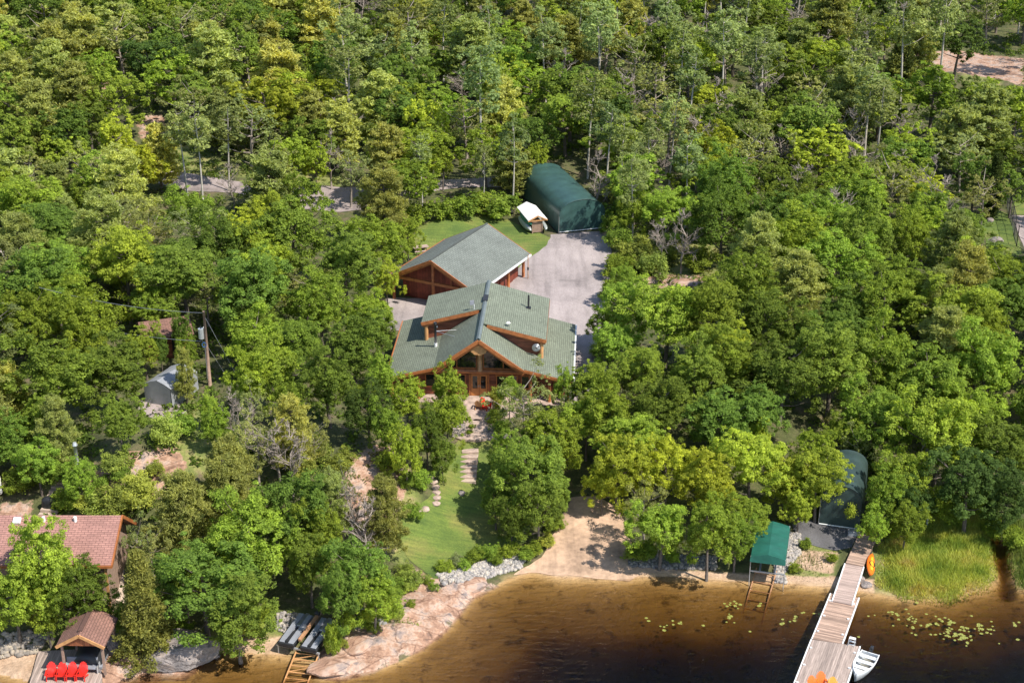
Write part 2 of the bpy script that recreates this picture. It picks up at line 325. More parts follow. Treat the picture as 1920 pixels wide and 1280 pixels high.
class MB:
    def __init__(s): s.v = []; s.f = []; s.uv = {}
    def box(s, c, d, rot=None):
        c = Vector(c); k = len(s.v); q = [(-1,-1,-1),(1,-1,-1),(1,1,-1),(-1,1,-1),(-1,-1,1),(1,-1,1),(1,1,1),(-1,1,1)]
        for a in q:
            p = Vector((a[0]*d[0]/2, a[1]*d[1]/2, a[2]*d[2]/2))
            if rot is not None: p = rot @ p
            s.v.append(tuple(c+p))
        for g in ((0,3,2,1),(4,5,6,7),(0,1,5,4),(1,2,6,5),(2,3,7,6),(3,0,4,7)): s.f.append(tuple(k+i for i in g))
        return s
    def beam(s, a, b_, w, h=None, up=(0, 0, 1)):
        a = Vector(a); b_ = Vector(b_); h = h or w; d = b_-a; L = d.length; z = Vector(up); y = d.normalized()
        x = y.cross(z); x = x.normalized() if x.length > 1e-4 else Vector((1, 0, 0)); zz = x.cross(y)
        return s.box((a+b_)/2, (w, L, h), Matrix((x, y, zz)).transposed())
    def tube(s, pts, rad, n=7, cap=True):
        pts = [Vector(p) for p in pts]
        if not hasattr(rad, '__len__'): rad = [rad]*len(pts)
        k = len(s.v)
        for i, p in enumerate(pts):
            d = (pts[min(i+1, len(pts)-1)]-pts[max(i-1, 0)]).normalized()
            a = d.cross(Vector((0, 0, 1))); a = a.normalized() if a.length > .05 else d.cross(Vector((0, 1, 0))).normalized(); c = d.cross(a)
            for j in range(n):
                t = 2*math.pi*j/n; s.v.append(tuple(p+rad[i]*(math.cos(t)*a+math.sin(t)*c)))
        for i in range(len(pts)-1):
            for j in range(n):
                s.f.append((k+i*n+j, k+i*n+(j+1) % n, k+(i+1)*n+(j+1) % n, k+(i+1)*n+j))
        if cap: s.f.append(tuple(k+j for j in range(n))); s.f.append(tuple(k+(len(pts)-1)*n+j for j in reversed(range(n))))
        return s
    def slab(s, pts, t):   # polygon with vertical thickness t below it
        k = len(s.v); n = len(pts)
        for p in pts: s.v.append(tuple(p))
        for p in pts: s.v.append((p[0], p[1], p[2]-t))
        s.f.append(tuple(range(k, k+n))); s.f.append(tuple(k+n+i for i in reversed(range(n))))
        for i in range(n): s.f.append((k+i, k+n+i, k+n+(i+1) % n, k+(i+1) % n))
        return s
    def prism(s, prof, y0, y1):  # profile (x,z) extruded in y
        k = len(s.v); n = len(prof)
        for y in (y0, y1):
            for p in prof: s.v.append((p[0], y, p[1]))
        s.f.append(tuple(range(k, k+n))); s.f.append(tuple(k+n+i for i in reversed(range(n))))
        for i in range(n): s.f.append((k+i, k+n+i, k+n+(i+1) % n, k+(i+1) % n))
        return s
    def grid(s, P):  # P[i][j] vectors
        k = len(s.v); a = len(P); b_ = len(P[0])
        for r_ in P:
            for p in r_: s.v.append(tuple(p))
        for i in range(a-1):
            for j in range(b_-1): s.f.append((k+i*b_+j, k+i*b_+j+1, k+(i+1)*b_+j+1, k+(i+1)*b_+j))
        return s
    def build(s, name, mat, parent=None, smooth=False, uv=False, bevel=0, solid=0, loc=None):
        me = bpy.data.meshes.new(name); me.from_pydata(s.v, [], s.f); me.materials.append(mat)
        if smooth:
            for p in me.polygons: p.use_smooth = True
        if uv:  # u along the horizontal of each face, v down its slope
            ul = me.uv_layers.new(name='UVMap').data
            for p in me.polygons:
                nz = p.normal; a = Vector((-nz.y, nz.x, 0)); a = a.normalized() if a.length > .02 else Vector((1, 0, 0)); c = nz.cross(a)
                for li in p.loop_indices:
                    q = me.vertices[me.loops[li].vertex_index].co; ul[li].uv = (q.dot(a), q.dot(c))
        o = link(name, me, parent, loc)
        if solid: md = o.modifiers.new('solid', 'SOLIDIFY'); md.thickness = solid
        if bevel: md = o.modifiers.new('bevel', 'BEVEL'); md.width = bevel; md.segments = 2; md.limit_method = 'ANGLE'
        return o
def copy_tree(o, parent=None):
    c = o.copy(); col.objects.link(c)
    if parent: c.parent = parent
    for ch in [x for x in bpy.data.objects if x.parent == o]: copy_tree(ch, c)
    return c

# ------------------------------------------------------------------ ground sheet
def axis(segs):
    out = [segs[0][0]]
    for a, b_, st in segs:
        k = max(1, round((b_-a)/st)); out += [a+(b_-a)*(i+1)/k for i in range(k)]
    return np.array(out)
AX = axis([(-2500, -400, 300), (-400, -130, 15), (-130, -46, .9), (-46, 46, .34), (46, 130, .9), (130, 400, 15), (400, 2500, 300)])
AY = axis([(15, 80, 4), (80, 128, .34), (128, 200, .5), (200, 310, 1.0), (310, 500, 10), (500, 3000, 250)])
GX, GY = np.meshgrid(AX, AY); GZ = height(GX, GY)
ny, nx = GX.shape
idx = np.arange(ny*nx).reshape(ny, nx)
Q = np.stack([idx[:-1, :-1], idx[:-1, 1:], idx[1:, 1:], idx[1:, :-1]], -1).reshape(-1, 4)
gm = npmesh('ground', np.stack([GX, GY, GZ], -1).reshape(-1, 3), Q, M['ground'], True)
def zone(polys, soft=1.2):
    a = np.zeros(GX.size)
    X = GX.ravel(); Y = GY.ravel(); s = (np.abs(X) < 140) & (Y < 320)
    for P in polys:
        a[s] = np.maximum(a[s], sstep(-soft, soft, sdist(X[s], Y[s], [(p[0], p[1]) for p in P])))
    return a
def setattr_(nm, a):
    at_ = gm.attributes.new(nm, 'FLOAT', 'POINT'); at_.data.foreach_set('value', a.astype(np.float32))
rockz = [ROCKSHORE, ROCKLEFT,
 gps([(170,900),(230,850),(330,840),(350,870),(300,930),(240,950),(160,955)]), gps([(0,940),(60,940),(55,970),(0,970)]),
 gps([(640,880),(700,830),(740,850),(760,930),(740,1000),(670,1010),(640,950)]), gps([(255,215),(305,215),(310,255),(265,262)]),
 gps([(1680,100),(1800,95),(1920,110),(1920,165),(1880,150),(1790,135),(1690,130)]), gps([(1235,517),(1315,517),(1318,545),(1235,540)]),
 gps([(720,1090),(790,1060),(800,1100),(760,1130),(715,1130)]), gps([(185,150),(205,150),(200,200),(180,195)])]
meadz = [gps([(280,780),(360,750),(480,800),(500,870),(420,900),(300,880)]), gps([(600,870),(760,850),(790,950),(760,1060),(640,1010)]),
 gps([(1150,430),(1320,430),(1400,520),(1330,560),(1150,540)]), gps([(1640,960),(1850,960),(1900,1080),(1760,1130),(1640,1120)]),
 gps([(270,320),(300,230),(430,310),(640,330),(640,350),(420,330)]), gps([(1800,130),(1880,150),(1870,240),(1830,260)]),
 gps([(1480,1010),(1570,1020),(1560,1095),(1450,1085)]), gps([(60,900),(180,860),(200,960),(120,970)]), gps([(690,1090),(800,1080),(815,1105),(760,1135),(700,1130)]), gps([(380,1180),(560,1140),(560,1225),(390,1222)]),
 gps([(1880,980),(1960,980),(1960,1120),(1900,1110)])]
sandz = [gps([(1175,1062),(1640,1085),(1640,1115),(1400,1095),(1150,1090),(930,1095),(1000,1065)]), gps([(1500,1030),(1570,1035),(1560,1075),(1490,1065)]),
 gps([(-60,1222),(70,1222),(70,1280),(-60,1280)]), gps([(385,1200),(540,1190),(545,1230),(390,1228)])]
setattr_('rock', zone(rockz)); setattr_('meadow', zone(meadz, 2)); setattr_('sand', zone(sandz, .8))
struct(link('ground', gm))
mb = MB(); mb.box((0, 74, -2.6), (900, 110, 5.2)); o = mb.build('water', M['water']); o.location.z = 0; struct(o)

def sheet(name, px, mat, lift=.035, nz=.25, world=None):
    P = world or [tuple(p[:2]) for p in gps(px)]
    Q_ = []
    for i in range(len(P)):
        a = P[i]; b_ = P[(i+1) % len(P)]; L = math.hypot(b_[0]-a[0], b_[1]-a[1]); k = max(1, int(L/.6))
        for j in range(k):
            t = j/k; x_ = a[0]+(b_[0]-a[0])*t; y_ = a[1]+(b_[1]-a[1])*t
            Q_.append((x_+nz*3*float(fbm(np.array(x_), np.array(y_), 2.2, 3)), y_+nz*4*float(fbm(np.array(x_+90), np.array(y_), 2.2, 3))))
    qa = np.array(Q_); x0, y0 = qa.min(0)-1; x1, y1 = qa.max(0)+1
    ix = np.where((AX > x0) & (AX < x1))[0]; iy = np.where((AY > y0) & (AY < y1))[0]
    X = GX[np.ix_(iy, ix)]; Y = GY[np.ix_(iy, ix)]; ins = inpoly(X, Y, Q_)
    cell = ins[:-1, :-1] | ins[:-1, 1:] | ins[1:, 1:] | ins[1:, :-1]
    X = X.copy(); Y = Y.copy(); used = np.zeros(X.shape, bool)
    used[:-1, :-1] |= cell; used[:-1, 1:] |= cell; used[1:, 1:] |= cell; used[1:, :-1] |= cell
    mv = np.argwhere(used & ~ins)
    for i, j in mv:
        x_, y_ = X[i, j], Y[i, j]; best = 1e9
        A = qa; B = np.roll(qa, -1, 0); V_ = B-A; t = np.clip(((x_-A[:, 0])*V_[:, 0]+(y_-A[:, 1])*V_[:, 1])/((V_**2).sum(1)+1e-9), 0, 1)
        C_ = A+V_*t[:, None]; dd = (C_[:, 0]-x_)**2+(C_[:, 1]-y_)**2; q = dd.argmin(); X[i, j], Y[i, j] = C_[q]
    Z = height(X, Y)+lift
    k = np.arange(X.size).reshape(X.shape)
    Qf = np.stack([k[:-1, :-1], k[:-1, 1:], k[1:, 1:], k[1:, :-1]], -1)[cell]
    u, inv = np.unique(Qf, return_inverse=True); V_ = np.stack([X, Y, Z], -1).reshape(-1, 3)[u]
    return struct(link(name, npmesh(name, V_, inv.reshape(-1, 4), mat, True)))
sheet('lawn', [(862,822),(925,826),(930,880),(965,940),(1000,985),(985,1020),(930,1040),(870,1062),(845,1080),(812,1086),(792,1068),(760,1040),(742,1000),(752,970),(800,935),(822,905),(812,880),(835,862)], M['lawn'])
sheet('back_lawn', [(780,430),(850,400),(920,402),(985,425),(1035,446),(1034,470),(1000,482),(950,520),(800,520),(760,490)], M['lawn'])
sheet('driveway', [(1034,440),(1142,433),(1146,500),(1140,560),(1125,630),(1138,700),(1128,760),(1060,760),(1000,640),(880,610),(720,620),(722,560),(800,558),(900,580),(975,500),(1000,478),(1026,462)], M['gravel'], .05)
sheet('beach', [(1070,930),(1120,930),(1160,955),(1180,1010),(1185,1050),(1230,1066),(1180,1086),(1050,1080),(1000,1072),(960,1078),(990,1060),(1015,1045),(1040,1000)], M['sand'], .03)
sheet('road', None, M['road'], .05, .15, [tuple(p[:2]) for p in gps([(160,322),(270,318),(330,322),(420,337),(470,345),(560,345),(640,352),(760,345),(1000,335),(1000,350),(760,366),(690,392),(640,398),(560,392),(440,362),(350,358),(280,340),(160,342)])])
sheet('gravel_pad', [(1485,985),(1530,975),(1612,985),(1600,1025),(1560,1030),(1490,1012)], M['darkgravel'])
sheet('court', [(1896,404),(1990,404),(2010,470),(1925,478)], M['court'], .04, .05)
sheet('court_lawn', [(1835,400),(1862,390),(1890,402),(1916,478),(1890,482),(1850,462)], M['lawn'])
sheet('upper_court_lawn', [(1893,365),(1990,360),(1990,402),(1896,402)], M['lawn'])
sheet('patio', [(868,745),(960,745),(975,775),(940,790),(872,785)], M['flag'], .05)
sheet('tarp_pad', [(262,750),(345,750),(352,775),(300,790),(255,770)], M['road'], .04)
sheet('side_path', [(205,1000),(236,1000),(232,1130),(205,1130)], M['concrete'], .05, .06)

# ================================================================== LOG HOUSE
hf = at(897, 637, 10.0); HZ = 3.5
rz = -R(3.2)
house = thing('log_house', 'log house with green shingle roof, shed dormers and glazed front gable above the lawn', 'house', (hf.x, hf.y, HZ), rz)
HM = Matrix.Translation((hf.x, hf.y, HZ)) @ Matrix.Rotation(rz, 4, 'Z'); HI = HM.inverted()
def hl(px, py, h): return HI @ at(px, py, h)
BR, EV, RG, RE = 4.25, 8.8, 6.5, 14.0
zb, ze = 3.4, 2.2
def zroof(x):
    x = abs(x); return RG-(RG-zb)*x/BR if x < BR else zb-(zb-ze)*(x-BR)/(EV-BR)
mb = MB(); e = .25
mb.prism([(-8.2, -1.2), (8.2, -1.2), (8.2, zroof(8.2)-e), (BR, zb-e), (0, RG-e), (-BR, zb-e), (-8.2, zroof(8.2)-e)], 1.75, 13.4)
mb.build('wall', M['log'], house)
mb = MB()
for sx_ in (-1, 1):
    P = [(0, 0, RG), (sx_*BR, 0, zb), (sx_*BR, RE, zb), (0, RE, RG)]; P2 = [(sx_*BR, .45, zb), (sx_*EV, .45, ze), (sx_*EV, RE, ze), (sx_*BR, RE, zb)]
    if sx_ < 0: P.reverse(); P2.reverse()
    mb.slab(P, .16)
    mb.slab(P2, .16)
roof = mb.build('roof', M['roof'], house, uv=True)
# dormers: right from y0r..RE, left y0l..RE
dz = 1.58; DW = 6.15
for sx_, y0 in ((1, hl(1024, 638, 8.42+.0).y), (-1, hl(788, 605, 8.42).y)):
    P = [(0, y0, RG+.14), (sx_*DW, y0, RG-dz+.05), (sx_*DW, RE+.1, RG-dz+.05), (0, RE+.1, RG+.14)]
    if sx_ < 0: P.reverse()
    d_ = MB().slab(P, .14).build('dormer_roof', M['roof'], house, uv=True)
    fb = MB(); fb.beam((sx_*.5, y0+.02, RG-dz*.5/DW-.14), (sx_*DW, y0+.02, RG-dz-.14), .12, .34); fb.beam((sx_*.5, y0+.14, RG-dz*.5/DW-.30), (sx_*(DW-.1), y0+.14, RG-dz-.40), .10, .22)
    fb.beam((sx_*(DW-.02), y0, RG-dz-.14), (sx_*(DW-.02), RE, RG-dz-.14), .08, .24); fb.build('fascia', M['trim'], d_)
    wb = MB(); yw = y0+.55
    pts = [(.4, RG-.45), (DW-.55, RG-dz-.1), (DW-.55, zroof(DW-.55)-.1), (BR, zb-.1)]
    pts = [(sx_*a, c) for a, c in pts]
    if sx_ < 0: pts.reverse()
    wb.prism(pts, yw, RE-.3); wb.build('dormer_wall', M['log'], house)
    pb = MB(); pb.tube([(sx_*(DW-.45), y0+.3, zroof(DW-.45)-.05), (sx_*(DW-.45), y0+.3, RG-dz-.25)], .19, 10); pb.box((sx_*(DW-.45), y0+.3, RG-dz-.32), (.5, .3, .16)); pb.build('dormer_post', M['trim_pale'], house, smooth=False)
# ridge flashing
mb = MB(); mb.slab([(-.2, -.05, RG+.08), (0, -.05, RG+.22), (0, RE+.15, RG+.36), (-.2, RE+.15, RG+.24)][::-1], .05); mb.slab([(0, -.05, RG+.22), (.2, -.05, RG+.08), (.2, RE+.15, RG+.24), (0, RE+.15, RG+.36)][::-1], .05)
mb.build('ridge_cap', M['flashing'], house)
MB().box((0, 9.5, RG+.3), (.5, 1.5, .06)).build('ridge_vent', M['blackmetal'], house)
# rakes
mb = MB()
for sx_ in (-1, 1):
    mb.beam((0, -.03, RG-.14), (sx_*BR, -.03, zb-.14), .12, .34); mb.beam((0, .12, RG-.40), (sx_*(BR-.1), .12, zb-.40), .14, .26)
    mb.beam((sx_*(BR-.9), -.10, zroof(BR-.9)-.06), (sx_*(BR+.05), -.10, zb-.02), .08, .2)
    mb.beam((sx_*BR, .40, zb-.2), (sx_*EV, .40, ze-.16), .10, .26); mb.beam((sx_*BR, .52, zb-.42), (sx_*(EV-.2), .52, ze-.36), .12, .2)
mb.build('fascia', M['trim'], house)
mb = MB(); mb.beam((EV+.06, .3, ze-.08), (EV+.06, RE, ze-.08), .14, .16); mb.tube([(EV+.05, .5, ze-.1), (EV-.3, .8, ze-.5), (EV-.4, .8, -.6)], .05); mb.build('gutter', M['white'], house)
mb = MB(); mb.beam((-EV-.06, .3, ze-.08), (-EV-.06, RE, ze-.08), .12, .16); mb.build('gutter', M['trim'], house)
# facade, y=1.75
FY = 1.70
mb = MB(); mb.tube([(-6.2, FY-.12, 2.55), (6.2, FY-.12, 2.55)], .24, 12); mb.build('tie_beam', M['trim'], house, smooth=True)
mb = MB(); mb.tube([(0, 1.4, 2.7), (0, 1.4, RG-.6)], .25, 12); mb.build('king_post', M['trim_pale'], house, smooth=True)
mb = MB()
prof = []
for k in range(33):
    a = math.pi*k/32; rr = .74+.07*abs(math.sin(a*4.5)); prof.append((rr*math.cos(a+math.pi), 5.42+.75*rr*math.sin(a+math.pi)))
prof += [(.45, 5.85), (0, 6.12), (-.45, 5.85)]
mb.prism(prof, .22, .38); mb.build('gable_carving', M['trim_pale'], house)
for sx_ in (-1, 1):   # triangular gable windows
    def tri(x0_, x1_, zlo, off): return [(sx_*x0_, zlo), (sx_*x1_, zlo), (sx_*x1_, max(zlo+.02, zroof(x1_)-off)), (sx_*x0_, zroof(x0_)-off)]
    pr_ = tri(.28, 4.9, 2.85, .55)
    if sx_ < 0: pr_.reverse()
    w_ = MB().prism(pr_, FY-.06, FY).build('gable_window', M['glass'], house)
    fb = MB(); fb.beam((sx_*.28, FY-.09, 2.86), (sx_*4.2, FY-.09, 2.86), .08, .12); fb.beam((sx_*.33, FY-.09, 2.86), (sx_*.33, FY-.09, RG-1.0), .1, .1, (0, 1, 0)); fb.beam((sx_*2.2, FY-.09, 2.86), (sx_*2.2, FY-.09, zroof(2.2)-.6), .1, .1, (0, 1, 0)); fb.build('frame', M['trim'], w_)
dx0 = hl(883, 742, 3.5).x; dx1 = hl(914, 742, 3.5).x; dw = (dx1-dx0)/2
fb = MB(); fb.beam((dx0-.1, FY-.05, 0), (dx0-.1, FY-.05, 2.3), .16, .14, (0, 1, 0)); fb.beam((dx1+.1, FY-.05, 0), (dx1+.1, FY-.05, 2.3), .16, .14, (0, 1, 0)); fb.box(((dx0+dx1)/2, FY-.05, 2.28), (dx1-dx0+.36, .14, .14)); fb.build('door_frame', M['trim'], house)
for k in (0, 1):
    cx = dx0+dw*(k+.5)
    mb = MB(); mb.box((cx, FY-.06, .38), (dw-.04, .1, .75)); mb.box((cx, FY-.06, 2.12), (dw-.04, .1, .14))
    for q in (-1, 1): mb.box((cx+q*(dw/2-.09), FY-.06, 1.4), (.14, .1, 1.3))
    d_ = mb.build('door', M['door'], house)
    MB().box((cx, FY-.04, 1.4), (dw-.28, .05, 1.3)).build('pane', M['glass'], d_)
    MB().box((cx+(1 if k == 0 else -1)*(dw/2-.07), FY-.15, 1.05), (.04, .08, .22)).build('handle', M['metal'], d_)
for xa, xb in ((1.55, 3.5), (3.9, 5.4), (-2.9, -1.4), (-5.2, -3.3)):
    fb = MB()
    for q in (0, 1): fb.box(((xa+xb)/2, FY-.05, (.85, 2.15)[q]), (xb-xa+.2, .12, .1))
    for q in (xa, xb, (xa+xb)/2): fb.box((q, FY-.05, 1.5), (.1, .11, 1.26))
    w_ = fb.build('window', M['trim'], house); MB().box(((xa+xb)/2, FY-.03, 1.5), (xb-xa-.06, .04, 1.24)).build('pane', M['glass'], w_)
# veranda posts
for x_ in (-8.3, -5.8, 4.8, 6.6, 8.3):
    MB().tube([(x_, .75, -1.0), (x_, .75, zroof(x_)-.3)], .16, 9).build('veranda_post', M['trim'], house, smooth=True)
MB().box((0, .85, -.28), (17.2, 1.7, .5)).build('porch_deck', M['flag'], house)
# flues
def roofpt(px, py):
    h = 7.0
    for _ in range(20):
        p = hl(px, py, h); h = .5*h+.5*(HZ+zroof(p.x)+.01)
    return hl(px, py, h)
p = roofpt(817, 649); mb = MB(); mb.tube([(p.x, p.y, p.z-.1), (p.x, p.y, p.z+.35)], .16, 12); o = mb.build('flue_base', M['white'], house)
mb = MB(); mb.tube([(p.x, p.y, p.z+.3), (p.x, p.y, p.z+2.35)], .115, 12); mb.tube([(p.x, p.y, p.z+2.35), (p.x, p.y, p.z+2.5)], .17, 12); mb.build('flue', M['blackmetal'], house, smooth=True)
mb = MB()
for q in (-.8, .8): mb.tube([(p.x, p.y, p.z+1.6), (p.x+1.9, p.y+q+.4, zroof(p.x+1.9)+.03)], .02, 5)
mb.build('flue_brace', M['metal'], house)
def dormpt(px, py):
    h = 9.0
    for _ in range(20):
        p = hl(px, py, h); h = .5*h+.5*(HZ+RG+.1-dz*abs(p.x)/DW)
    return hl(px, py, h)
p = dormpt(991, 577); mb = MB(); mb.tube([(p.x, p.y, p.z-.1), (p.x, p.y, p.z+1.35)], .09, 10); mb.box((p.x, p.y, p.z+.03), (.5, .5, .06)); mb.build('vent_pipe', M['blackmetal'], house)
p = dormpt(955, 612); mb = MB(); mb.tube([(p.x, p.y, p.z-.1), (p.x-.1, p.y-.05, p.z+.45)], .03, 6); mb.build('roof_vent', M['metal'], house); MB().tube([(p.x-.1, p.y-.05, p.z+.4), (p.x-.1, p.y-.05, p.z+.5)], [.22, .1], 12).build('roof_vent_cap', M['offwhite'], house)
p = dormpt(889, 580); mb = MB(); mb.tube([(p.x, p.y, p.z-.1), (p.x, p.y, p.z+.5), (p.x-.1, p.y, p.z+.8)], .045, 7); a_ = mb.build('antenna_mast', M['white'], house); MB().box((p.x-.2, p.y-.05, p.z+.72), (.42, .1, .45), Matrix.Rotation(.3, 3, 'Z')).build('antenna_panel', M['greyplastic'], a_)
p = hl(997, 646, 8.3); q = Vector((DW-.95, hl(1024, 638, 8.42).y+.25, 4.15))
mb = MB()
for i in range(5):
    rr = .40*(i+1)/5
    ring = [(q.x+rr*math.cos(t), q.y-.25-.10+.25*rr*rr*2, q.z+rr*math.sin(t)) for t in [2*math.pi*k/18 for k in range(19)]]
    if i: mb.grid([prev, ring])
    prev = ring
d_ = mb.build('satellite_dish', M['metal'], house, smooth=True, solid=.02); MB().tube([(q.x, q.y-.1, q.z-.1), (q.x+.25, q.y+.35, q.z-.3)], .03, 6).build('dish_arm', M['metal'], d_)
p = hl(788, 605, 8.42); MB().box((-DW+1.4, p.y+.48, 4.35), (.3, .16, .16)).build('wall_lamp', M['offwhite'], house)

# ================================================================== GARAGE
GZ0 = 3.75; gr = -R(26.8); g0 = Vector((-8.65, 153.0, GZ0))
gar = thing('carport_garage', 'red-brown timber carport garage with green gabled roof standing angled behind the log house', 'garage', g0, gr)
GW, GL, GR_, GE = 5.45, 13.0, 9.27-GZ0, 6.5-GZ0
def gzr(x): return GR_-(GR_-GE)*abs(x)/GW
mb = MB()
for s_ in (-1, 1):
    P = [(0, 0, GR_), (s_*GW, 0, GE), (s_*GW, GL, GE), (0, GL, GR_)]
    if s_ < 0: P.reverse()
    mb.slab(P, .16)
mb.build('roof', M['roof_dark'], gar, uv=True)
MB().beam((0, .0, GR_+.0), (0, GL, GR_+.0), .22, .09).build('ridge_cap', M['roof_dark'], gar)
mb = MB()
for s_ in (-1, 1):
    mb.beam((0, -.03, GR_-.15), (s_*GW, -.03, GE-.15), .1, .32); mb.beam((0, .1, GR_-.42), (s_*(GW-.15), .1, GE-.40), .12, .22)
mb.build('fascia', M['trim'], gar)
mb = MB()
for s_ in (-1, 1): mb.beam((0, GL+.03, GR_-.13), (s_*GW, GL+.03, GE-.13), .08, .26)
mb.build('rear_fascia', M['trim'], gar)
for s_ in (1, -1): MB().beam((s_*(GW+.05), .1, GE-.10), (s_*(GW+.05), GL, GE-.10), .16, .2).build('gutter', M['white'] if s_ > 0 else M['trim'], gar)
mb = MB(); mb.prism([(-4.6, -.6), (4.3, -.6), (4.3, gzr(4.3)-.25), (0, GR_-.3), (-4.6, gzr(4.6)-.25)], 1.9, GL-.8); mb.build('wall', M['board'], gar)
mb = MB(); mb.beam((-4.9, .5, GE-.05), (4.9, .5, GE-.05), .26, .3); mb.beam((0, .5, GE-.05), (0, .5, GR_-.4), .24, .24, (0, 1, 0)); mb.beam((2.2, .5, GE), (2.2, .5, gzr(2.2)-.3), .1, .1, (0, 1, 0)); mb.build('tie_beam', M['trim'], gar)
for x_, y_ in ((-4.9, .5), (0, .5), (4.9, .5), (4.9, 4.6), (4.9, 8.6), (4.9, 12.3), (-4.9, 12.3), (-4.9, 6.5)):
    MB().tube([(x_, y_, -.5), (x_, y_, gzr(x_)-.2)], .17, 9).build('post', M['trim'] if x_ > 0 else M['trim'], gar, smooth=True)
for y_ in (4.0, 8.2):
    d_ = MB().box((4.34, y_+1, 1.1), (.08, 3.1, 2.2)).build('garage_door', M['board'], gar)
    MB().box((4.40, y_+1, 1.0), (.05, .2, .06)).build('handle', M['blackmetal'], d_)
MB().box((-2.3, 1.86, 1.05), (2.7, .08, 2.1)).build('garage_door', M['board'], gar)
# post with hanging plant basket at the corner
p = gp(990, 523); mb = MB(); mb.tube([(0, 0, -.2), (0, 0, 2.9)], .045, 7); t_ = thing('yard_post', 'thin dark post on the gravel at the right corner of the carport garage', 'post', p)
mb.build('pole', M['rustwood'], t_); MB().tube([(0, 0, 1.1), (0, 0, 1.4)], [.1, .1], 8).build('pole_bracket', M['blackmetal'], t_)
p = gp(998, 487); mb = MB()
# woodpile beside garage
def rockmesh(name, r_, seed, mat, flat=.7, n_=3):
    import bmesh
    bm = bmesh.new(); bmesh.ops.create_icosphere(bm, subdivisions=n_, radius=1)
    rg = random.Random(seed); pl = [(Vector((rg.gauss(0, 1), rg.gauss(0, 1), rg.gauss(0, .7))).normalized(), rg.uniform(.70, .97)) for _ in range(12 if n_ < 4 else 26)]
    for v_ in bm.verts:
        c = v_.co.normalized(); k = 1.0
        for nrm, dd in pl:
            q = c.dot(nrm)
            if q > 1e-3: k = min(k, dd/q)
        f_ = 2.2; q = .16*float(fbm(np.array(c.x*f_+c.z*1.3+seed), np.array(c.y*f_-c.z), 1.0, 4)); k += q*(1.2 if n_ > 3 else .6)
        v_.co = Vector((c.x*k*r_, c.y*k*r_, c.z*k*r_*flat))
    me = bpy.data.meshes.new(name); bm.to_mesh(me); bm.free(); me.materials.append(mat)
    return me

# ================================================================== PORTABLE SHELTERS
def shelter(name, label, loc, rz_, W, L, WH, AH, mat, drape=True):
    t_ = thing(name, label, 'shelter', loc, rz_)
    n_ = 16
    def ring(y, sag=0):
        pts = [Vector((-W/2-.12, y, .05)), Vector((-W/2-.04, y, WH*.5)), Vector((-W/2, y, WH))]
        for k in range(1, n_):
            a = math.pi*(1-k/n_); pts.append(Vector((W/2*math.cos(a)*(1-.0), y, WH+(AH-WH-sag)*math.sin(a)**.85)))
        pts += [Vector((W/2, y, WH)), Vector((W/2+.04, y, WH*.5)), Vector((W/2+.12, y, .05))]
        return pts
    ys = [L*i/24 for i in range(25)]
    rows = []
    for i, y in enumerate(ys):
        rows.append(ring(y, .07 if (i % 4) else 0))
    MB().grid(rows).build('cover', mat, t_, smooth=True)
    # front and rear panels with folds
    for y, nm in ((-.03, 'front_panel'), (L+.03, 'rear_panel')):
        R0 = ring(y); cols_ = []
        rg = random.Random(3)
        top = R0[2:-2]; g = []
        for p_ in top:
            c_ = []
            for j in range(13):
                f_ = j/12; z_ = .12+(p_.z-.12)*f_
                fold = .10*math.sin(p_.x*1.7+z_*2.4)+.06*math.sin(p_.x*4.1-z_*3.1)
                c_.append(Vector((p_.x*1.0, y-(.0+abs(fold)*math.sin(math.pi*min(1, f_*1.02)))*(1 if y < 1 else -1), z_)))
            g.append(c_)
        pn = MB().grid(g).build(nm, mat, t_, smooth=True)
        if y < 1:
            MB().tube([(-W/2, y-.04, .14), (W/2, y-.04, .14)], .05, 8).build('bottom_rail', M['white'], t_)
            MB().tube([ring(y-.04)[k] for k in range(2, n_+3)], .035, 6).build('front_arch', mat, t_)
    for s_ in (-1, 1): MB().beam((s_*(W/2+.15), 0, .06), (s_*(W/2+.15), L, .06), .12, .12).build('base_rail', M['blackmetal'], t_)
    MB().tube([(-W/2-.05, -.06, 0), (-W/2-.02, -.06, WH)], .04, 6).build('corner_pole', M['metal'], t_)
    return t_
a = at(1048, 438, 4.15); b2 = at(1133, 429, 4.15); ang = math.atan2(b2.y-a.y, b2.x-a.x)
mid_ = (a+b2)/2
shelter('fabric_shelter', 'long dark green arched fabric shelter at the end of the gravel driveway', (mid_.x, mid_.y, 4.2), ang, (b2-a).length, 15, 2.1, 4.0, M['tent'])
a = at(1536, 978, 1.0); b2 = at(1612, 986, 1.0); mid_ = (a+b2)/2
zz = hz(mid_.x, mid_.y)
shelter('fabric_shelter', 'dark green fabric boat shelter among the trees behind the dock walkway', (mid_.x, mid_.y, zz), math.atan2(b2.y-a.y, b2.x-a.x)-R(4), (b2-a).length, 6.6, 2.5, 4.0, M['tent2'])
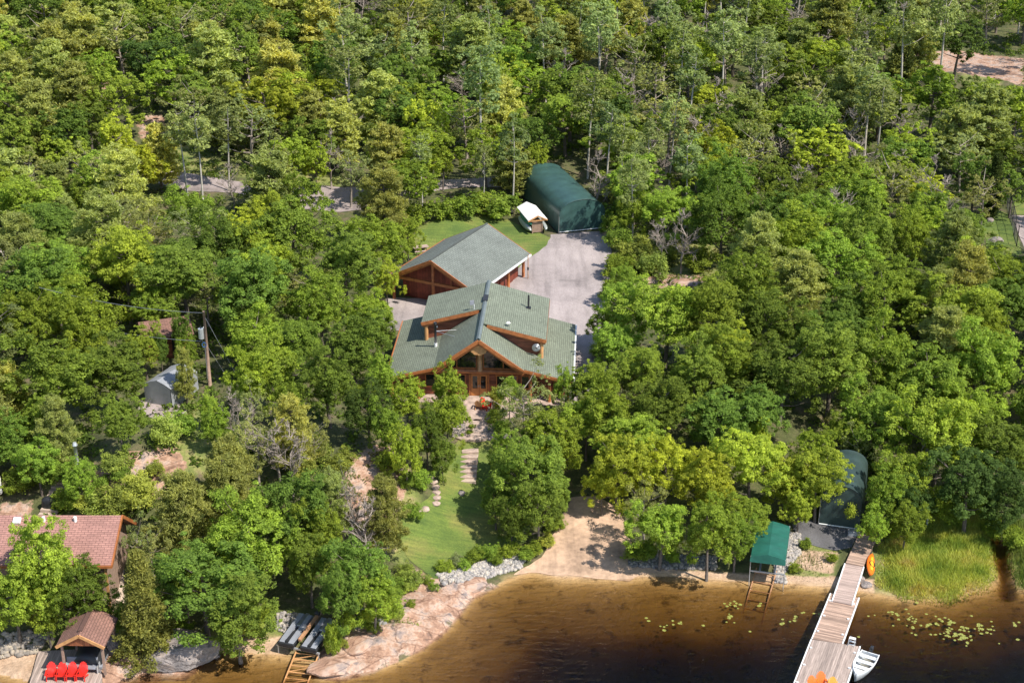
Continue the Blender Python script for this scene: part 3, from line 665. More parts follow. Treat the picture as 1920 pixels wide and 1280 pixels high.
# white roofed canoe shed
p = at(1008.7, 403.6, 6.55); shz = 4.2
sh = thing('wood_shed', 'small open shed with a white gabled roof left of the long green shelter', 'shed', (p.x, p.y, shz), R(15))
RH, EH, HW, SL = 2.35, 1.75, 1.2, 5.2
mb = MB(); mb.slab([(0, 0, RH), (HW, 0, EH), (HW, SL, EH), (0, SL, RH)], .07); mb.slab([(-HW, 0, EH), (0, 0, RH), (0, SL, RH), (-HW, SL, EH)], .07); mb.build('roof', M['offwhite'], sh)
mb = MB(); mb.beam((-HW, .05, EH-.1), (HW, .05, EH-.1), .08, .12)
for s_ in (-1, 1): mb.beam((0, -.02, RH-.1), (s_*HW, -.02, EH-.1), .06, .14)
mb.build('gable_frame', M['trim_pale'], sh)
for x_ in (-.6, .6):
    for y_ in (.3, SL-.3): MB().beam((x_, y_, -.3), (x_, y_, EH+.1), .12, .12, (0, 1, 0)).build('post', M['polewood'], sh)
MB().box((0, SL/2, .75), (1.1, SL-.6, 1.3)).build('firewood_stack', M['polewood'], sh)
for y_ in (1.0, 4.0):
    MB().beam((-1.25, y_, .45), (.1, y_, .45), .08, .08).build('rack_arm', M['polewood'], sh); MB().beam((-1.25, y_, 1.25), (.1, y_, 1.25), .08, .08).build('rack_arm', M['polewood'], sh)
SM = Matrix.Translation((p.x, p.y, shz)) @ Matrix.Rotation(R(15), 4, 'Z')
def canoe(label, loc, rz_, mat, L=4.8, tilt=0, name='canoe', cat='canoe'):
    t_ = thing(name, label, cat, loc, rz_); t_.rotation_euler = (0, tilt, rz_)
    g = []
    for i in range(25):
        u = -1+2*i/24; hw = .42*(1-abs(u)**2.4)**.8+.01; dp = .34*(1-.35*abs(u)**6); sheer = .16*abs(u)**3
        g.append([Vector((hw*math.cos(a_), u*L/2, dp*math.sin(a_)+.0-sheer)) for a_ in [math.pi*k/12 for k in range(13)]])
    MB().grid(g).build('hull', mat, t_, smooth=True, solid=.03)
    rl = MB()
    for e_ in (0, 12): rl.tube([r_[e_] for r_ in g], .022, 5)
    rl.build('gunwale', M['metal'] if mat != M['canoe_green'] else M['rustwood'], t_)
    MB().tube([(-.4, 0, .0), (.4, 0, .0)], .02, 5).build('thwart', M['rustwood'], t_)
    return t_
for k, (x_, z_, lab, mt, tl) in enumerate(((-.98, .62, 'silver grey upturned canoe on the lower rack of the white-roofed shed', M['canoe_silver'], -.95), (-.85, 1.28, 'green upturned canoe on the upper rack of the white-roofed shed', M['canoe_green'], -.8), (1.0, .6, 'grey canoe stored on the right side of the white-roofed shed', M['canoe_silver'], .95))):
    q = SM @ Vector((x_, 2.4 if k < 2 else 2.0, z_)); canoe(lab, q, R(15), mt, 5.2 if k == 0 else 4.6, tl)

# ================================================================== NEIGHBOUR COTTAGE (bottom left)
nb0 = Vector((-29.75, 102.25, 3.0))
nb = thing('cottage', 'cottage with a long low red-brown shingle roof at the left edge above the boathouse', 'house', nb0)
mb = MB(); LN = 22
mb.slab([(0, 0, 5.0), (-LN, 0, 5.0), (-LN, -4.2, 3.2), (.1, -4.2, 3.2)], .18); mb.slab([(0, 0, 5.0), (0, 3.6, 2.2), (-LN, 3.6, 2.2), (-LN, 0, 5.0)], .18)
mb.build('roof', M['roof_red'], nb, uv=True)
mb = MB(); mb.beam((.06, -4.2, 3.1), (.06, 0, 4.92), .1, .26); mb.beam((.06, 3.6, 2.1), (.06, 0, 4.9), .1, .26); mb.beam((-LN, -4.25, 3.08), (.1, -4.25, 3.08), .1, .2); mb.build('fascia', M['trim'], nb)
k = len(mb.v)
mb = MB()
g_ = [(-3.5, -3.0), (3.3, -3.0), (3.3, 2.15), (0, 4.7), (-3.5, 3.25)]
v0 = [(-.7, y_, z_) for y_, z_ in g_]; v1 = [(-LN+.5, y_, z_) for y_, z_ in g_]
mb.v = v0+v1; mb.f = [tuple(range(5)), tuple(reversed(range(5, 10)))]+[(i, 5+i, 5+(i+1) % 5, (i+1) % 5) for i in range(5)]
mb.build('wall', M['polewood'], nb)
for x_ in (-3, -6.5, -10, -14):
    w_ = MB().box((x_, -3.53, 1.7), (1.8, .1, 1.3)).build('window', M['trim'], nb); MB().box((x_, -3.59, 1.7), (1.6, .04, 1.1)).build('pane', M['glass'], w_)
for x_ in (-.5, -5, -9.5, -14): MB().beam((x_, -4.0, -2.5), (x_, -4.0, 3.0), .16, .16, (0, 1, 0)).build('veranda_post', M['trim_pale'], nb)
MB().box((-9, -4.6, -.1), (17, 2.2, .2)).build('veranda_deck', M['deck_y'], nb)
MB().box((-7.8, -.6, 4.88), (.55, .55, .2), Matrix.Rotation(R(-23)*-1, 3, 'X')).build('skylight', M['white'], nb)
for x_ in (-5.8, -3.4): MB().tube([(x_, -.5, 4.6), (x_, -.5, 5.15)], .13, 9).build('roof_vent', M['offwhite'], nb)
p = at(143, 945, 3.5); ch = MB()
t_ = thing('chimney_stack', 'thin pale metal chimney rising behind the red-brown cottage roof', 'chimney', (p.x, p.y+1.6, hz(p.x, p.y+1.6)))
MB().tube([(0, 0, 0), (0, 0, 2.6)], .16, 10).build('flue', M['galv'], t_, smooth=True); MB().tube([(0, 0, 2.6), (0, 0, 2.85)], [.24, .14], 10).build('cap', M['galv'], t_)
p = gp(96, 955)
t_ = thing('covered_grill', 'barbecue under a black cover behind the red-brown cottage roof', 'grill', p)
g = [[Vector((.75*math.cos(a_)*r_, .4*math.sin(a_)*r_, z_)) for a_ in [2*math.pi*k/16 for k in range(17)]] for r_, z_ in ((1, 0), (.97, .7), (.9, 1.0), (.6, 1.2), (0.01, 1.25))]
MB().grid(g).build('cover', M['darkplastic'], t_, smooth=True)
# stone stairs
p0 = gp(86, 975); p1 = gp(118, 905)
st = thing('garden_steps', 'pale timber steps climbing the rocky slope behind the cottage', 'steps', p0)
for i in range(9):
    f_ = i/8; q = p0.lerp(p1, f_); MB().box((q.x-p0.x, q.y-p0.y, q.z-p0.z+.08), (1.5, .45, .2), Matrix.Rotation(-.1, 3, 'Z')).build('tread', M['concrete'], st)
# white trailer sliver at the left edge
p = gp(-24, 918); t_ = thing('camper_trailer', 'white trailer with a red stripe cut off by the left edge', 'trailer', p, R(25))
MB().box((0, 0, 1.25), (2.1, 4.5, 1.7)).build('body', M['white'], t_, bevel=.25); MB().box((1.06, 0, 1.0), (.03, 4.0, .15)).build('stripe', M['red'], t_)
for y_ in (-.5, .5): MB().tube([(.95, y_, .35), (1.15, y_, .35)], .34, 14).build('wheel', M['darkplastic'], t_)

# ================================================================== GAZEBO + LEFT DECK
dk = [at(72, 1220, .7), at(190, 1214, .7), at(192, 1300, .7), at(50, 1300, .7)]
mb = MB(); mb.slab([tuple(p) for p in reversed(dk)], .2)
k0 = sum(dk, Vector())/4
tdk = thing('boat_deck', 'weathered timber deck under the brown-roofed boat shelter with four red chairs', 'deck', (k0.x, k0.y, .7))
mb.v = [(a_-k0.x, b_-k0.y, c_-.7) for a_, b_, c_ in mb.v]; mb.build('decking', M['deck_y'], tdk)
for p_ in dk: MB().tube([(p_.x-k0.x, p_.y-k0.y, -.2), (p_.x-k0.x, p_.y-k0.y, -2.2)], .12, 8).build('pile', M['polewood'], tdk)
gz0 = at(150, 1211, 3.35)
gz = thing('boat_shelter', 'small gabled shelter with brown shingle roof on posts over the deck', 'shelter', (gz0.x, gz0.y, .7), R(-2))
GWd, GLn, GRz, GEz = 1.75, 3.6, 3.65, 2.65
mb = MB(); mb.slab([(0, 0, GRz), (GWd, 0, GEz), (GWd, GLn, GEz), (0, GLn, GRz)], .12); mb.slab([(-GWd, 0, GEz), (0, 0, GRz), (0, GLn, GRz), (-GWd, GLn, GEz)], .12); mb.build('roof', M['roof_brown'], gz, uv=True)
mb = MB()
for s_ in (-1, 1): mb.beam((0, -.03, GRz-.12), (s_*GWd, -.03, GEz-.12), .08, .22)
mb.build('fascia', M['trim_pale'], gz)
MB().prism([(-1.5, GEz-.05), (1.5, GEz-.05), (0, GRz-.2)], .12, .2).build('gable_panel', lined('gable_boards', (.36, .12, .05), 0, .16, .6, .25, .4), gz)
for x_ in (-1.45, 1.45):
    for y_ in (.35, GLn-.4): MB().beam((x_, y_, 0), (x_, y_, GEz), .16, .16, (0, 1, 0)).build('post', M['polewood'], gz)
    MB().beam((x_, .2, GEz-.05), (x_, GLn-.2, GEz-.05), .12, .16).build('plate_beam', M['polewood'], gz)
MB().box((0, 0, GRz+.03), (.3, 2.4, .1), None).build('ridge_vent', M['roof_brown'], gz, loc=(0, GLn/2-.2, 0))
t_ = thing('covered_boat', 'boat under a dark grey cover beneath the brown-roofed shelter', 'boat', (gz0.x, gz0.y+2.5, .75), R(-2))
g = [[Vector((1.15*math.cos(a_)*r_, y_, .1+1.15*math.sin(a_)*r_**.8)) for a_ in [math.pi*k/12 for k in range(13)]] for y_, r_ in ((-1.7, .35), (-1.65, .8), (-1.2, .97), (0, 1), (1.2, .9), (1.7, .6))]
MB().grid(g).build('cover', M['darkplastic'], t_, smooth=True); MB().box((0, 0, .12), (2.3, 3.3, .2)).build('hull', M['greyplastic'], t_)
t_ = thing('garden_sofa', 'grey cushioned bench under the front of the brown-roofed shelter', 'bench', (gz0.x-.1, gz0.y+.75, .7), R(-2))
mb = MB()
for x_ in (-.85, .35):
    MB().box((x_, 0, .42), (1.05, .7, .16)).build('seat', M['greyplastic'], t_, bevel=.04); MB().box((x_, .36, .68), (1.05, .16, .5), Matrix.Rotation(-.2, 3, 'X')).build('backrest', M['greyplastic'], t_, bevel=.04)
for x_ in (-1.35, 1.0): MB().box((x_, 0, .3), (.07, .7, .6)).build('armrest', M['galv'], t_)
for i, x_ in enumerate((-1.3, 1.15)): MB().beam((x_, -.2, .0), (x_, -.2, .36), .07, .07, (0, 1, 0)).build('leg', M['galv'], t_)
# adirondack chairs
def adirondack(label, loc, rz_, mat, group=None):
    t_ = thing('adirondack_chair', label, 'chair', loc, rz_, group)
    MB().box((0, 0, 0), (.52, .56, .03), Matrix.Rotation(-.22, 3, 'X')).build('seat', mat, t_, loc=(0, -.02, .34))
    bk = MB(); rot = Matrix.Rotation(-.42, 3, 'X')
    for k in range(-3, 4):
        h_ = .88-.028*k*k; c_ = Vector((k*.088*1.0, .26, .28))
        pts = []
        for j in range(6):
            a_ = math.pi*j/5; pts.append((.040*math.cos(a_), h_-.04+.04*math.sin(a_)))
        prf = [(-.040, 0), (.040, 0)]+pts
        b0 = MB().prism([(x_*(1+.0)+k*.012*(z_/h_), z_) for x_, z_ in prf], -.012, .012)
        kk = len(bk.v); bk.v += [tuple(c_+rot @ Vector(v_)) for v_ in b0.v]; bk.f += [tuple(kk+i for i in f_) for f_ in b0.f]
    bk.build('backrest', mat, t_)
    for s_ in (-1, 1):
        MB().box((s_*.33, 0, .56), (.14, .72, .03)).build('armrest', mat, t_)
        MB().beam((s_*.30, -.27, 0), (s_*.30, -.27, .55), .05, .1, (0, 1, 0)).build('leg', mat, t_)
        MB().beam((s_*.28, -.3, .42), (s_*.28, .5, .03), .04, .12).build('leg', mat, t_)
    return t_
dz_ = .71
for i, (px_, lab) in enumerate(((97, 'leftmost red adirondack chair of the row of four on the timber deck'), (116, 'second red adirondack chair from the left in the deck row'), (135, 'third red adirondack chair from the left in the deck row'), (154, 'rightmost red adirondack chair of the row of four on the deck'))):
    p = at(px_, 1272, dz_); adirondack(lab, (p.x, p.y, dz_), [.12, 0, -.03, -.1][i], M['red'], 'red adirondack chairs on the deck')

# ================================================================== DOCK
DZ = .55
def deckpiece(name, label, cor, mat, edge, zt=DZ, th=.16, bolts=0, piles=True, along=None):
    c_ = sum(cor, Vector())/4
    dir_ = ((cor[3]-cor[0])+(cor[2]-cor[1])).normalized(); ang_ = math.atan2(dir_.y, dir_.x)-math.pi/2
    t_ = thing(name, label, 'dock', (c_.x, c_.y, zt), ang_)
    I = (Matrix.Translation((c_.x, c_.y, zt)) @ Matrix.Rotation(ang_, 4, 'Z')).inverted()
    L_ = [I @ Vector((p_.x, p_.y, zt)) for p_ in cor]
    MB().slab([tuple(q) for q in L_], th).build('decking', mat, t_)
    if edge:
        for a_, b_ in ((0, 3), (1, 2)):
            s_ = -1 if a_ == 0 else 1
            MB().beam(L_[a_]+Vector((s_*.03, 0, -.06)), L_[b_]+Vector((s_*.03, 0, -.06)), .09, .2).build('side_rail', M['white'], t_)
    for i in range(bolts):
        for s_ in (0, 1):
            f_ = (i+.5)/bolts; q = L_[0+s_].lerp(L_[3-s_], f_); MB().box((q.x+(.18 if s_ == 0 else -.18), q.y, .05), (.16, .12, .1)).build('cleat', M['white'], t_)
    if piles:
        for q in L_: MB().tube([(q.x*.93, q.y*.97, -.1), (q.x*.93, q.y*.97, -2.0)], .08, 8).build('pile', M['polewood'], t_)
    return t_
D = lambda *a_: [at(x_, y_, DZ) for x_, y_ in a_]
deckpiece('dock_platform', 'wide timber dock platform with lengthwise boards at the bottom edge', D((1470,1330),(1571,1330),(1612,1211),(1522,1198)), M['deck_y'], True, bolts=4)
deckpiece('dock_section', 'floating dock section with brown crosswise boards between platform and ramp', D((1523,1197),(1579,1206),(1610,1120),(1558,1112)), M['deck_x'], True, bolts=3)
deckpiece('dock_ramp', 'narrow pale boarded ramp stepping down onto the floating dock', [at(x_, y_, .66) for x_, y_ in ((1561,1126),(1597,1133),(1619,1062),(1585,1056))], M['deck_pale'], True, .66)
deckpiece('dock_walkway', 'shore walkway of brown boards leading from the gravel pad to the ramp', [at(x_, y_, .72) for x_, y_ in ((1585.5,1055),(1619,1061),(1644,1008),(1611,998))], M['deck_x'], False, .72)
# chairs on the platform
for px_, py_, lab, mt, r_ in ((1526, 1298, 'orange adirondack chair on the left of the dock platform', M['orange'], .3), (1541, 1290, 'tall orange adirondack chair in the middle of the dock platform', M['orange'], .1), (1557, 1300, 'yellow adirondack chair on the right of the dock platform', M['yellow'], -.4)):
    p = at(px_, py_, DZ+.01); adirondack(lab, p, r_, mt)
# kayak
p = (at(1628, 1037, .62)+at(1620, 1072, .62))/2; p = at(1626, 1056, .75)
ky = thing('kayak', 'orange and yellow kayak leaning against the dock walkway on the grass', 'kayak', (p.x+.3, p.y, .62), R(-14)); ky.rotation_euler = (0, R(35), R(-14))
g = []
for i in range(27):
    u = -1+2*i/26; hw = .40*(1-abs(u)**2.2)**.75+.004
    g.append([Vector((hw*math.cos(a_), u*1.65, .17*math.sin(a_)*(1-.4*abs(u)**3)*(1 if math.sin(a_) > 0 else 1.0)+.06*abs(u)**3)) for a_ in [2*math.pi*k/20 for k in range(21)]])
MB().grid(g).build('hull', M['orange'], ky, smooth=True)
g2 = [[Vector((p_.x*.62, p_.y*.8, p_.z*1.12+.012)) for p_ in r_[:11]] for r_ in g[3:-3]]
MB().grid(g2).build('deck_panel', M['yellow'], ky, smooth=True)
ck = MB(); ck.tube([(.24*math.cos(t), .42*math.sin(t)-.05, .2) for t in [2*math.pi*k/20 for k in range(21)]], .03, 6, False); ck.build('cockpit_rim', M['darkplastic'], ky)
# aluminium boat
ps = at(1632, 1226, .35); pb = at(1609, 1262, .35); pb = ps+(pb-ps).normalized()*3.3
bt = thing('rowing_boat', 'small open aluminium boat with outboard motor moored right of the dock platform', 'boat', ((ps.x+pb.x)/2, (ps.y+pb.y)/2, .05), math.atan2(pb.y-ps.y, pb.x-ps.x)-math.pi/2)
BL = 3.3; g = []
for i in range(22):
    u = i/21; hw = .70*(1-max(0, (u-.35)/.65)**2.3)+.0+.02; y_ = (u-.5)*BL; ke = -.12+.25*max(0, u-.6)**2*3; top = .48+.22*u**2.5
    hw *= .9+.1*min(1, u*4)
    g.append([Vector((s_, y_, z_)) for s_, z_ in ((-hw, top), (-hw*.94, .25), (-hw*.75, .0), (-hw*.35, ke), (0, ke-.03), (hw*.35, ke), (hw*.75, .0), (hw*.94, .25), (hw, top))])
MB().grid(g).build('hull', M['galv'], bt, smooth=True, solid=.035)
rl = MB(); rl.tube([r_[0] for r_ in g], .04, 6); rl.tube([r_[-1] for r_ in g], .04, 6); rl.build('gunwale', M['white'], bt)
MB().prism([(-.62, .46), (.62, .46), (.6, .15), (.3, -.1), (-.3, -.1), (-.6, .15)], -BL/2-.02, -BL/2+.05).build('transom', M['white'], bt)
for y_, wd in ((-1.15, 1.2), (-.4, 1.28), (.35, 1.12)): MB().box((0, y_, .36), (wd, .36, .08)).build('seat', M['white'], bt, bevel=.02)
mb = MB(); mb.slab([(-.48, .85, .5), (-.26, 1.25, .56), (0, 1.45, .6), (.26, 1.25, .56), (.48, .85, .5)][::-1], .04); mb.build('bow_deck', M['white'], bt)
mt_ = MB(); mt_.box((0, -BL/2-.18, .72), (.24, .34, .34)).build('outboard_motor', M['darkplastic'], bt, bevel=.05)
mb = MB(); mb.beam((0, -BL/2-.14, .6), (0, -BL/2-.2, -.4), .1, .14, (0, 1, 0)); mb.tube([(0, -BL/2-.05, .72), (.1, -BL/2+.5, .78)], .025, 6); mb.build('motor_leg', M['blackmetal'], bt)
# ladder / bench at dock corner
p = at(1597, 1207, DZ); t_ = thing('swim_ladder', 'small metal ladder with white top step at the corner of the dock platform', 'ladder', p, R(-25))
mb = MB()
for x_ in (-.22, .22): mb.tube([(x_, .2, -1.0), (x_, .2, .45), (x_, -.1, .5), (x_, -.3, .02)], .025, 6)
mb.build('rail', M['galv'], t_)
for z_ in (.5, .1, -.2): MB().box((0, .2 if z_ < .4 else .05, z_), (.46, .14 if z_ < .4 else .28, .04)).build('rung', M['white'], t_)
p = gp(1600, 1003); t_ = thing('dock_box', 'low grey storage box on the gravel beside the shore end of the walkway', 'box', p, R(-10))
MB().box((0, 0, .2), (.95, .5, .36)).build('body', M['tarp'], t_, bevel=.02); MB().box((0, 0, .41), (1.0, .56, .06)).build('lid', M['greyplastic'], t_, bevel=.02)
p = gp(1737, 990); t_ = tag(MB().beam((0, 0, -.2), (0, 0, 1.1), .14, .14, (0, 1, 0)).build('marker_post', M['galv'], None, loc=p), 'short grey post standing in the marsh grass right of the dock', 'post')

# ================================================================== BOAT CANOPY with rails
cf = at(1440, 1048, 2.6)
cn = thing('boat_canopy', 'teal canvas boat lift canopy on metal legs at the water edge', 'canopy', (cf.x, cf.y, .25), R(-13))
CW, CL_, CHh = 2.7, 5.4, 2.45
def crow(y, ext=0): return [Vector((x_, y, z_-ext)) for x_, z_ in ((-CW/2-.05, CHh-.35), (-CW/2, CHh), (-CW/4, CHh+.17), (0, CHh+.30), (CW/4, CHh+.17), (CW/2, CHh), (CW/2+.05, CHh-.35))]
rows = [crow(CL_*i/10, .05 if i % 3 else 0) for i in range(11)]
MB().grid(rows).build('canvas', M['teal'], cn, solid=.02)
fr0 = crow(0); MB().grid([fr0, [Vector((p_.x, -.12, min(p_.z, CHh)-.45 if 0 < i < 6 else p_.z)) for i, p_ in enumerate(fr0)]]).build('valance', M['teal'], cn)
for x_ in (-CW/2, CW/2):
    for y_ in (.05, CL_-.05): MB().tube([(x_, y_, -1.0 if y_ < 1 else -.5), (x_, y_, CHh)], .035, 7).build('leg', M['galv'], cn)
    MB().tube([(x_, 0, CHh-.32), (x_, CL_, CHh-.32)], .035, 6).build('side_beam', M['galv'], cn)
for y_ in (.6, 3.5): MB().beam((-CW/2, y_, .75), (CW/2, y_, .75), .1, .12).build('cradle_beam', M['galv'], cn)
for x_ in (-.6, .6): MB().beam((x_, .4, .9), (x_, 4.2, .9), .14, .14).build('bunk', M['greyplastic'], cn)
def track(name, label, A, B, W_, mat, nr, zA, zB, xb=False):
    A = Vector((A[0], A[1], zA)); B = Vector((B[0], B[1], zB)); d_ = B-A; L = Vector((d_.x, d_.y, 0)).length
    t_ = thing(name, label, 'boat ramp', A, math.atan2(d_.y, d_.x)-math.pi/2)
    s_ = (zB-zA)/L
    for x_ in (-W_/2, W_/2): MB().beam((x_, 0, 0), (x_, L, s_*L), .09, .1).build('rail', mat, t_)
    for i in range(nr):
        y_ = L*(i+.5)/nr; MB().beam((-W_/2, y_, s_*y_), (W_/2, y_, s_*y_), .08, .06).build('rung', mat, t_)
        if xb and i % 2 == 0 and i < nr-1:
            y2 = L*(i+1.5)/nr; bb = MB(); bb.beam((-W_/2, y_, s_*y_+.03), (W_/2, y2, s_*y2+.03), .05, .04); bb.build('cross_brace', mat, t_)
    return t_
track('launch_track', 'rusty ladder-like launching rails running from the teal canopy into the water', at(1437, 1068, .35), at(1408, 1165, -.5), 1.6, M['rustwood'], 6, .38, -.75)

# ================================================================== TWIN PWC LIFT
pc = at(580, 1188, .8)
lf = thing('watercraft_lift', 'grey and black twin personal watercraft lift on the rocky shore', 'boat lift', (pc.x, pc.y, .75), R(-19))
for s_ in (-1, 1):
    base = MB(); base.prism([(-.62, 0), (.62, 0), (.7, .38), (-.7, .38)], -2.1, 1.9)
    f1 = base.build('float', M['darkplastic'], lf, loc=(s_*.92, 0, 0), bevel=.06)
    tp = MB()
    for x_ in (-.36, .36):
        g = [[Vector((x_+dx_, y_, z_+.39)) for dx_, z_ in ((-.22, 0), (-.18, h_), (.18, h_), (.22, 0))] for y_, h_ in ((-2.0, .02), (-1.5, .12), (-.2, .2), (.5, .26), (1.4, .34), (1.75, .05))]
        tp.grid(g)
    tp.build('cradle', M['greyplastic'], f1); MB().box((0, .9, .5), (.3, 1.7, .22)).build('bow_stop', M['metal'], f1, bevel=.05)
    MB().box((0, -1.2, .42), (.34, 1.4, .04)).build('channel', M['darkplastic'], f1)
MB().beam((0, -1.6, .55), (0, 1.4, .75), .22, .2).build('centre_beam', M['rustwood'], lf)
MB().beam((0, 1.1, .1), (.15, 3.4, 1.9), .14, .16).build('winch_arm', M['polewood'], lf)
MB().tube([(-.18, 1.5, .95), (.18, 1.5, .95)], .16, 12).build('winch', M['blackmetal'], lf)
for y_ in (-1.9, 1.7): MB().beam((-1.75, y_, -.03), (1.75, y_, -.03), .12, .12).build('cross_beam', M['galv'], lf)
for x_ in (-1.65, 1.65):
    for y_ in (-1.9, 1.7): MB().tube([(x_, y_, -1.0), (x_, y_, 0)], .05, 6).build('leg', M['galv'], lf)
track('launch_track', 'pale metal launching rails with cross braces below the twin watercraft lift', at(578, 1222, .4), at(545, 1300, -.2), 1.75, M['trim_pale'], 7, .5, -.35, True)

# ================================================================== POLE, TARP SHELTER, CABIN
p = gp(394, 722); PH = 9.3
pole = thing('utility_pole', 'wooden utility pole with grey transformer among trees left of the house', 'utility pole', p)
# crown height so that its top meets the photo position
p_top = None
for h_ in np.arange(5, 16, .1):
    if proj(p.x, p.y, p.z+h_)[1] < 585: PH = float(h_); break
MB().tube([(0, 0, -.3), (0, 0, PH)], [.17, .12], 9).build('pole', M['polewood'], pole, smooth=True)
tr = MB().tube([(-.42, 0, PH*.64), (-.42, 0, PH*.64+1.0)], .27, 12).build('transformer', M['galv'], pole, smooth=False)
MB().tube([(-.42, 0, PH*.64+1.0), (-.42, 0, PH*.64+1.35)], [.06, .03], 7).build('bushing', M['darkplastic'], tr)
MB().tube([(-.1, -.15, PH-1.5), (-.35, -.15, PH-1.9)], .04, 6).build('cutout_switch', M['white'], pole)
MB().tube([(-.16, -.05, .5), (-.16, -.05, PH*.58)], .06, 6).build('conduit', M['metal'], pole)
MB().tube([(-.2+.2*math.cos(t), -.12, PH*.56+.24*math.sin(t)) for t in [2*math.pi*k/14 for k in range(15)]], .04, 5).build('cable_coil', plain('blue_cable', (.04, .12, .3), .5), pole)
def wire(a_, b_, sag, r_=.022):
    pts = []
    for i in range(15):
        t = i/14; q = Vector(a_).lerp(Vector(b_), t); q.z -= sag*4*t*(1-t); pts.append(q)
    return MB().tube(pts, r_, 5)
q1 = at(250, 560, 14)
wire((0, 0, PH-.15), Vector((-16, 3, PH+1.2)), .5).build('power_line', M['metal'], pole)
wire((0, 0, PH*.6), Vector((-16, 3, PH*.6+1.3)), .5).build('phone_line', M['metal'], pole)
MB().tube([(0, 0, PH-.4), (3.2, -.5, .1)], .018, 5).build('guy_wire', M['metal'], pole); MB().tube([(0, 0, PH*.55), (2.2, -.3, .1)], .018, 5).build('guy_wire', M['metal'], pole)
# grey tarp shelter
p = at(298, 758, 4.25)
ts = thing('tarp_shelter', 'grey tarp covered storage shelter left of the utility pole', 'shelter', (p.x, p.y, 4.2), R(-24))
g = []
TW = 3.0
for i in range(9):
    y_ = 4.2*i/8
    g.append([Vector((x_, y_, z_-(.05 if i % 4 else 0))) for x_, z_ in ((-TW/2-.05, 0), (-TW/2, 1.0), (-TW/2, 1.9), (-TW/4, 2.25), (0, 2.5), (TW/4, 2.25), (TW/2, 1.9), (TW/2, 1.0), (TW/2+.05, 0))])
MB().grid(g).build('cover', M['tarp'], ts)
g = [[Vector((x_, -.04-.06*math.sin(x_*3+z_*2), z_*f_)) for f_ in (.03, .25, .5, .75, 1)] for x_, z_ in ((-1.5, 1.9), (-.75, 2.25), (0, 2.5), (.75, 2.25), (1.5, 1.9))]
MB().grid(g).build('front_panel', M['tarp'], ts, smooth=True)
p = at(308, 608, 7.4)
cb = thing('cabin', 'small cabin with a brown roof mostly hidden by trees left of the utility pole', 'cabin', (p.x, p.y, 4.8), R(20))
mb = MB(); mb.slab([(-2.5, 0, 3.2), (-2.5, -2.3, 2.2), (2.5, -2.3, 2.2), (2.5, 0, 3.2)], .12); mb.slab([(-2.5, 2.3, 2.2), (-2.5, 0, 3.2), (2.5, 0, 3.2), (2.5, 2.3, 2.2)], .12); mb.build('roof', M['roof_brown'], cb, uv=True)
MB().box((0, 0, 1), (4.4, 3.9, 2.5)).build('wall', M['log'], cb); MB().box((.8, -1.97, .9), (.9, .06, 2.0)).build('door', M['dark'], cb)
# picnic table
p = gp(792, 474); pt = thing('picnic_table', 'weathered picnic table at the left rear corner of the carport garage', 'table', (p.x-.2, p.y, p.z+.02), R(20))
mb = MB()
for k in range(5): mb.box((0, -.34+.17*k, .75), (1.8, .15, .04))
mb.build('table_top', M['deck_pale'], pt)
for s_ in (-1, 1): MB().box((0, s_*.72, .45), (1.8, .28, .04)).build('bench_seat', M['deck_pale'], pt)
for x_ in (-.65, .65):
    for s_ in (-1, 1): MB().beam((x_, s_*.2, .74), (x_, s_*.7, 0), .05, .1).build('leg', M['polewood'], pt)
    MB().beam((x_, -.75, .42), (x_, .75, .42), .05, .1).build('leg_brace', M['polewood'], pt)
# court fence
pA = gp(1884, 372); pB = gp(1906, 462); pC = gp(1960, 490); pD = gp(1975, 372)
fn = thing('mesh_fence', 'tall black chain link fence around the court at the right edge', 'fence', pA)
def fencerun(A, B, n_):
    for i in range(n_+1):
        q = A.lerp(B, i/n_); zz_ = hz(q.x, q.y)-pA.z
        MB().tube([(q.x-pA.x, q.y-pA.y, zz_-.1), (q.x-pA.x, q.y-pA.y, zz_+2.6)], .05, 6).build('post', M['blackmetal'], fn)
    wires = MB(); L = (B-A).length; za = hz(A.x, A.y)-pA.z; zb_ = hz(B.x, B.y)-pA.z
    a0 = A-pA; b0 = B-pA
    for z_ in (0.05, 1.3, 2.55): wires.tube([(a0.x, a0.y, za+z_), (b0.x, b0.y, zb_+z_)], .03, 4)
    k_ = int(L/.28)
    for i in range(k_):
        for s_ in (0, 1):
            t0 = i/k_; t1 = min(1, max(0, t0+(1 if s_ else -1)*2.5/L)); q0 = a0.lerp(b0, t0); q1_ = a0.lerp(b0, t1); h1 = 2.5*abs(t1-t0)*L/2.5
            wires.beam((q0.x, q0.y, za+(zb_-za)*t0+.05), (q1_.x, q1_.y, za+(zb_-za)*t1+.05+h1), .012, .012)
    wires.build('chain_mesh', M['blackmetal'], fn)
fencerun(pA, pB, 5); fencerun(pB, pC, 2); fencerun(pA, pD, 4)
# patio chairs
p = gp(912, 768); adirondack('bright red adirondack chair on the flagstone patio in front of the doors', (p.x, p.y, p.z+.06), .9, M['red'])
p = gp(899, 766); adirondack('pale weathered adirondack chair on the patio left of the red one', (p.x, p.y, p.z+.06), 2.9, M['trim_pale'])

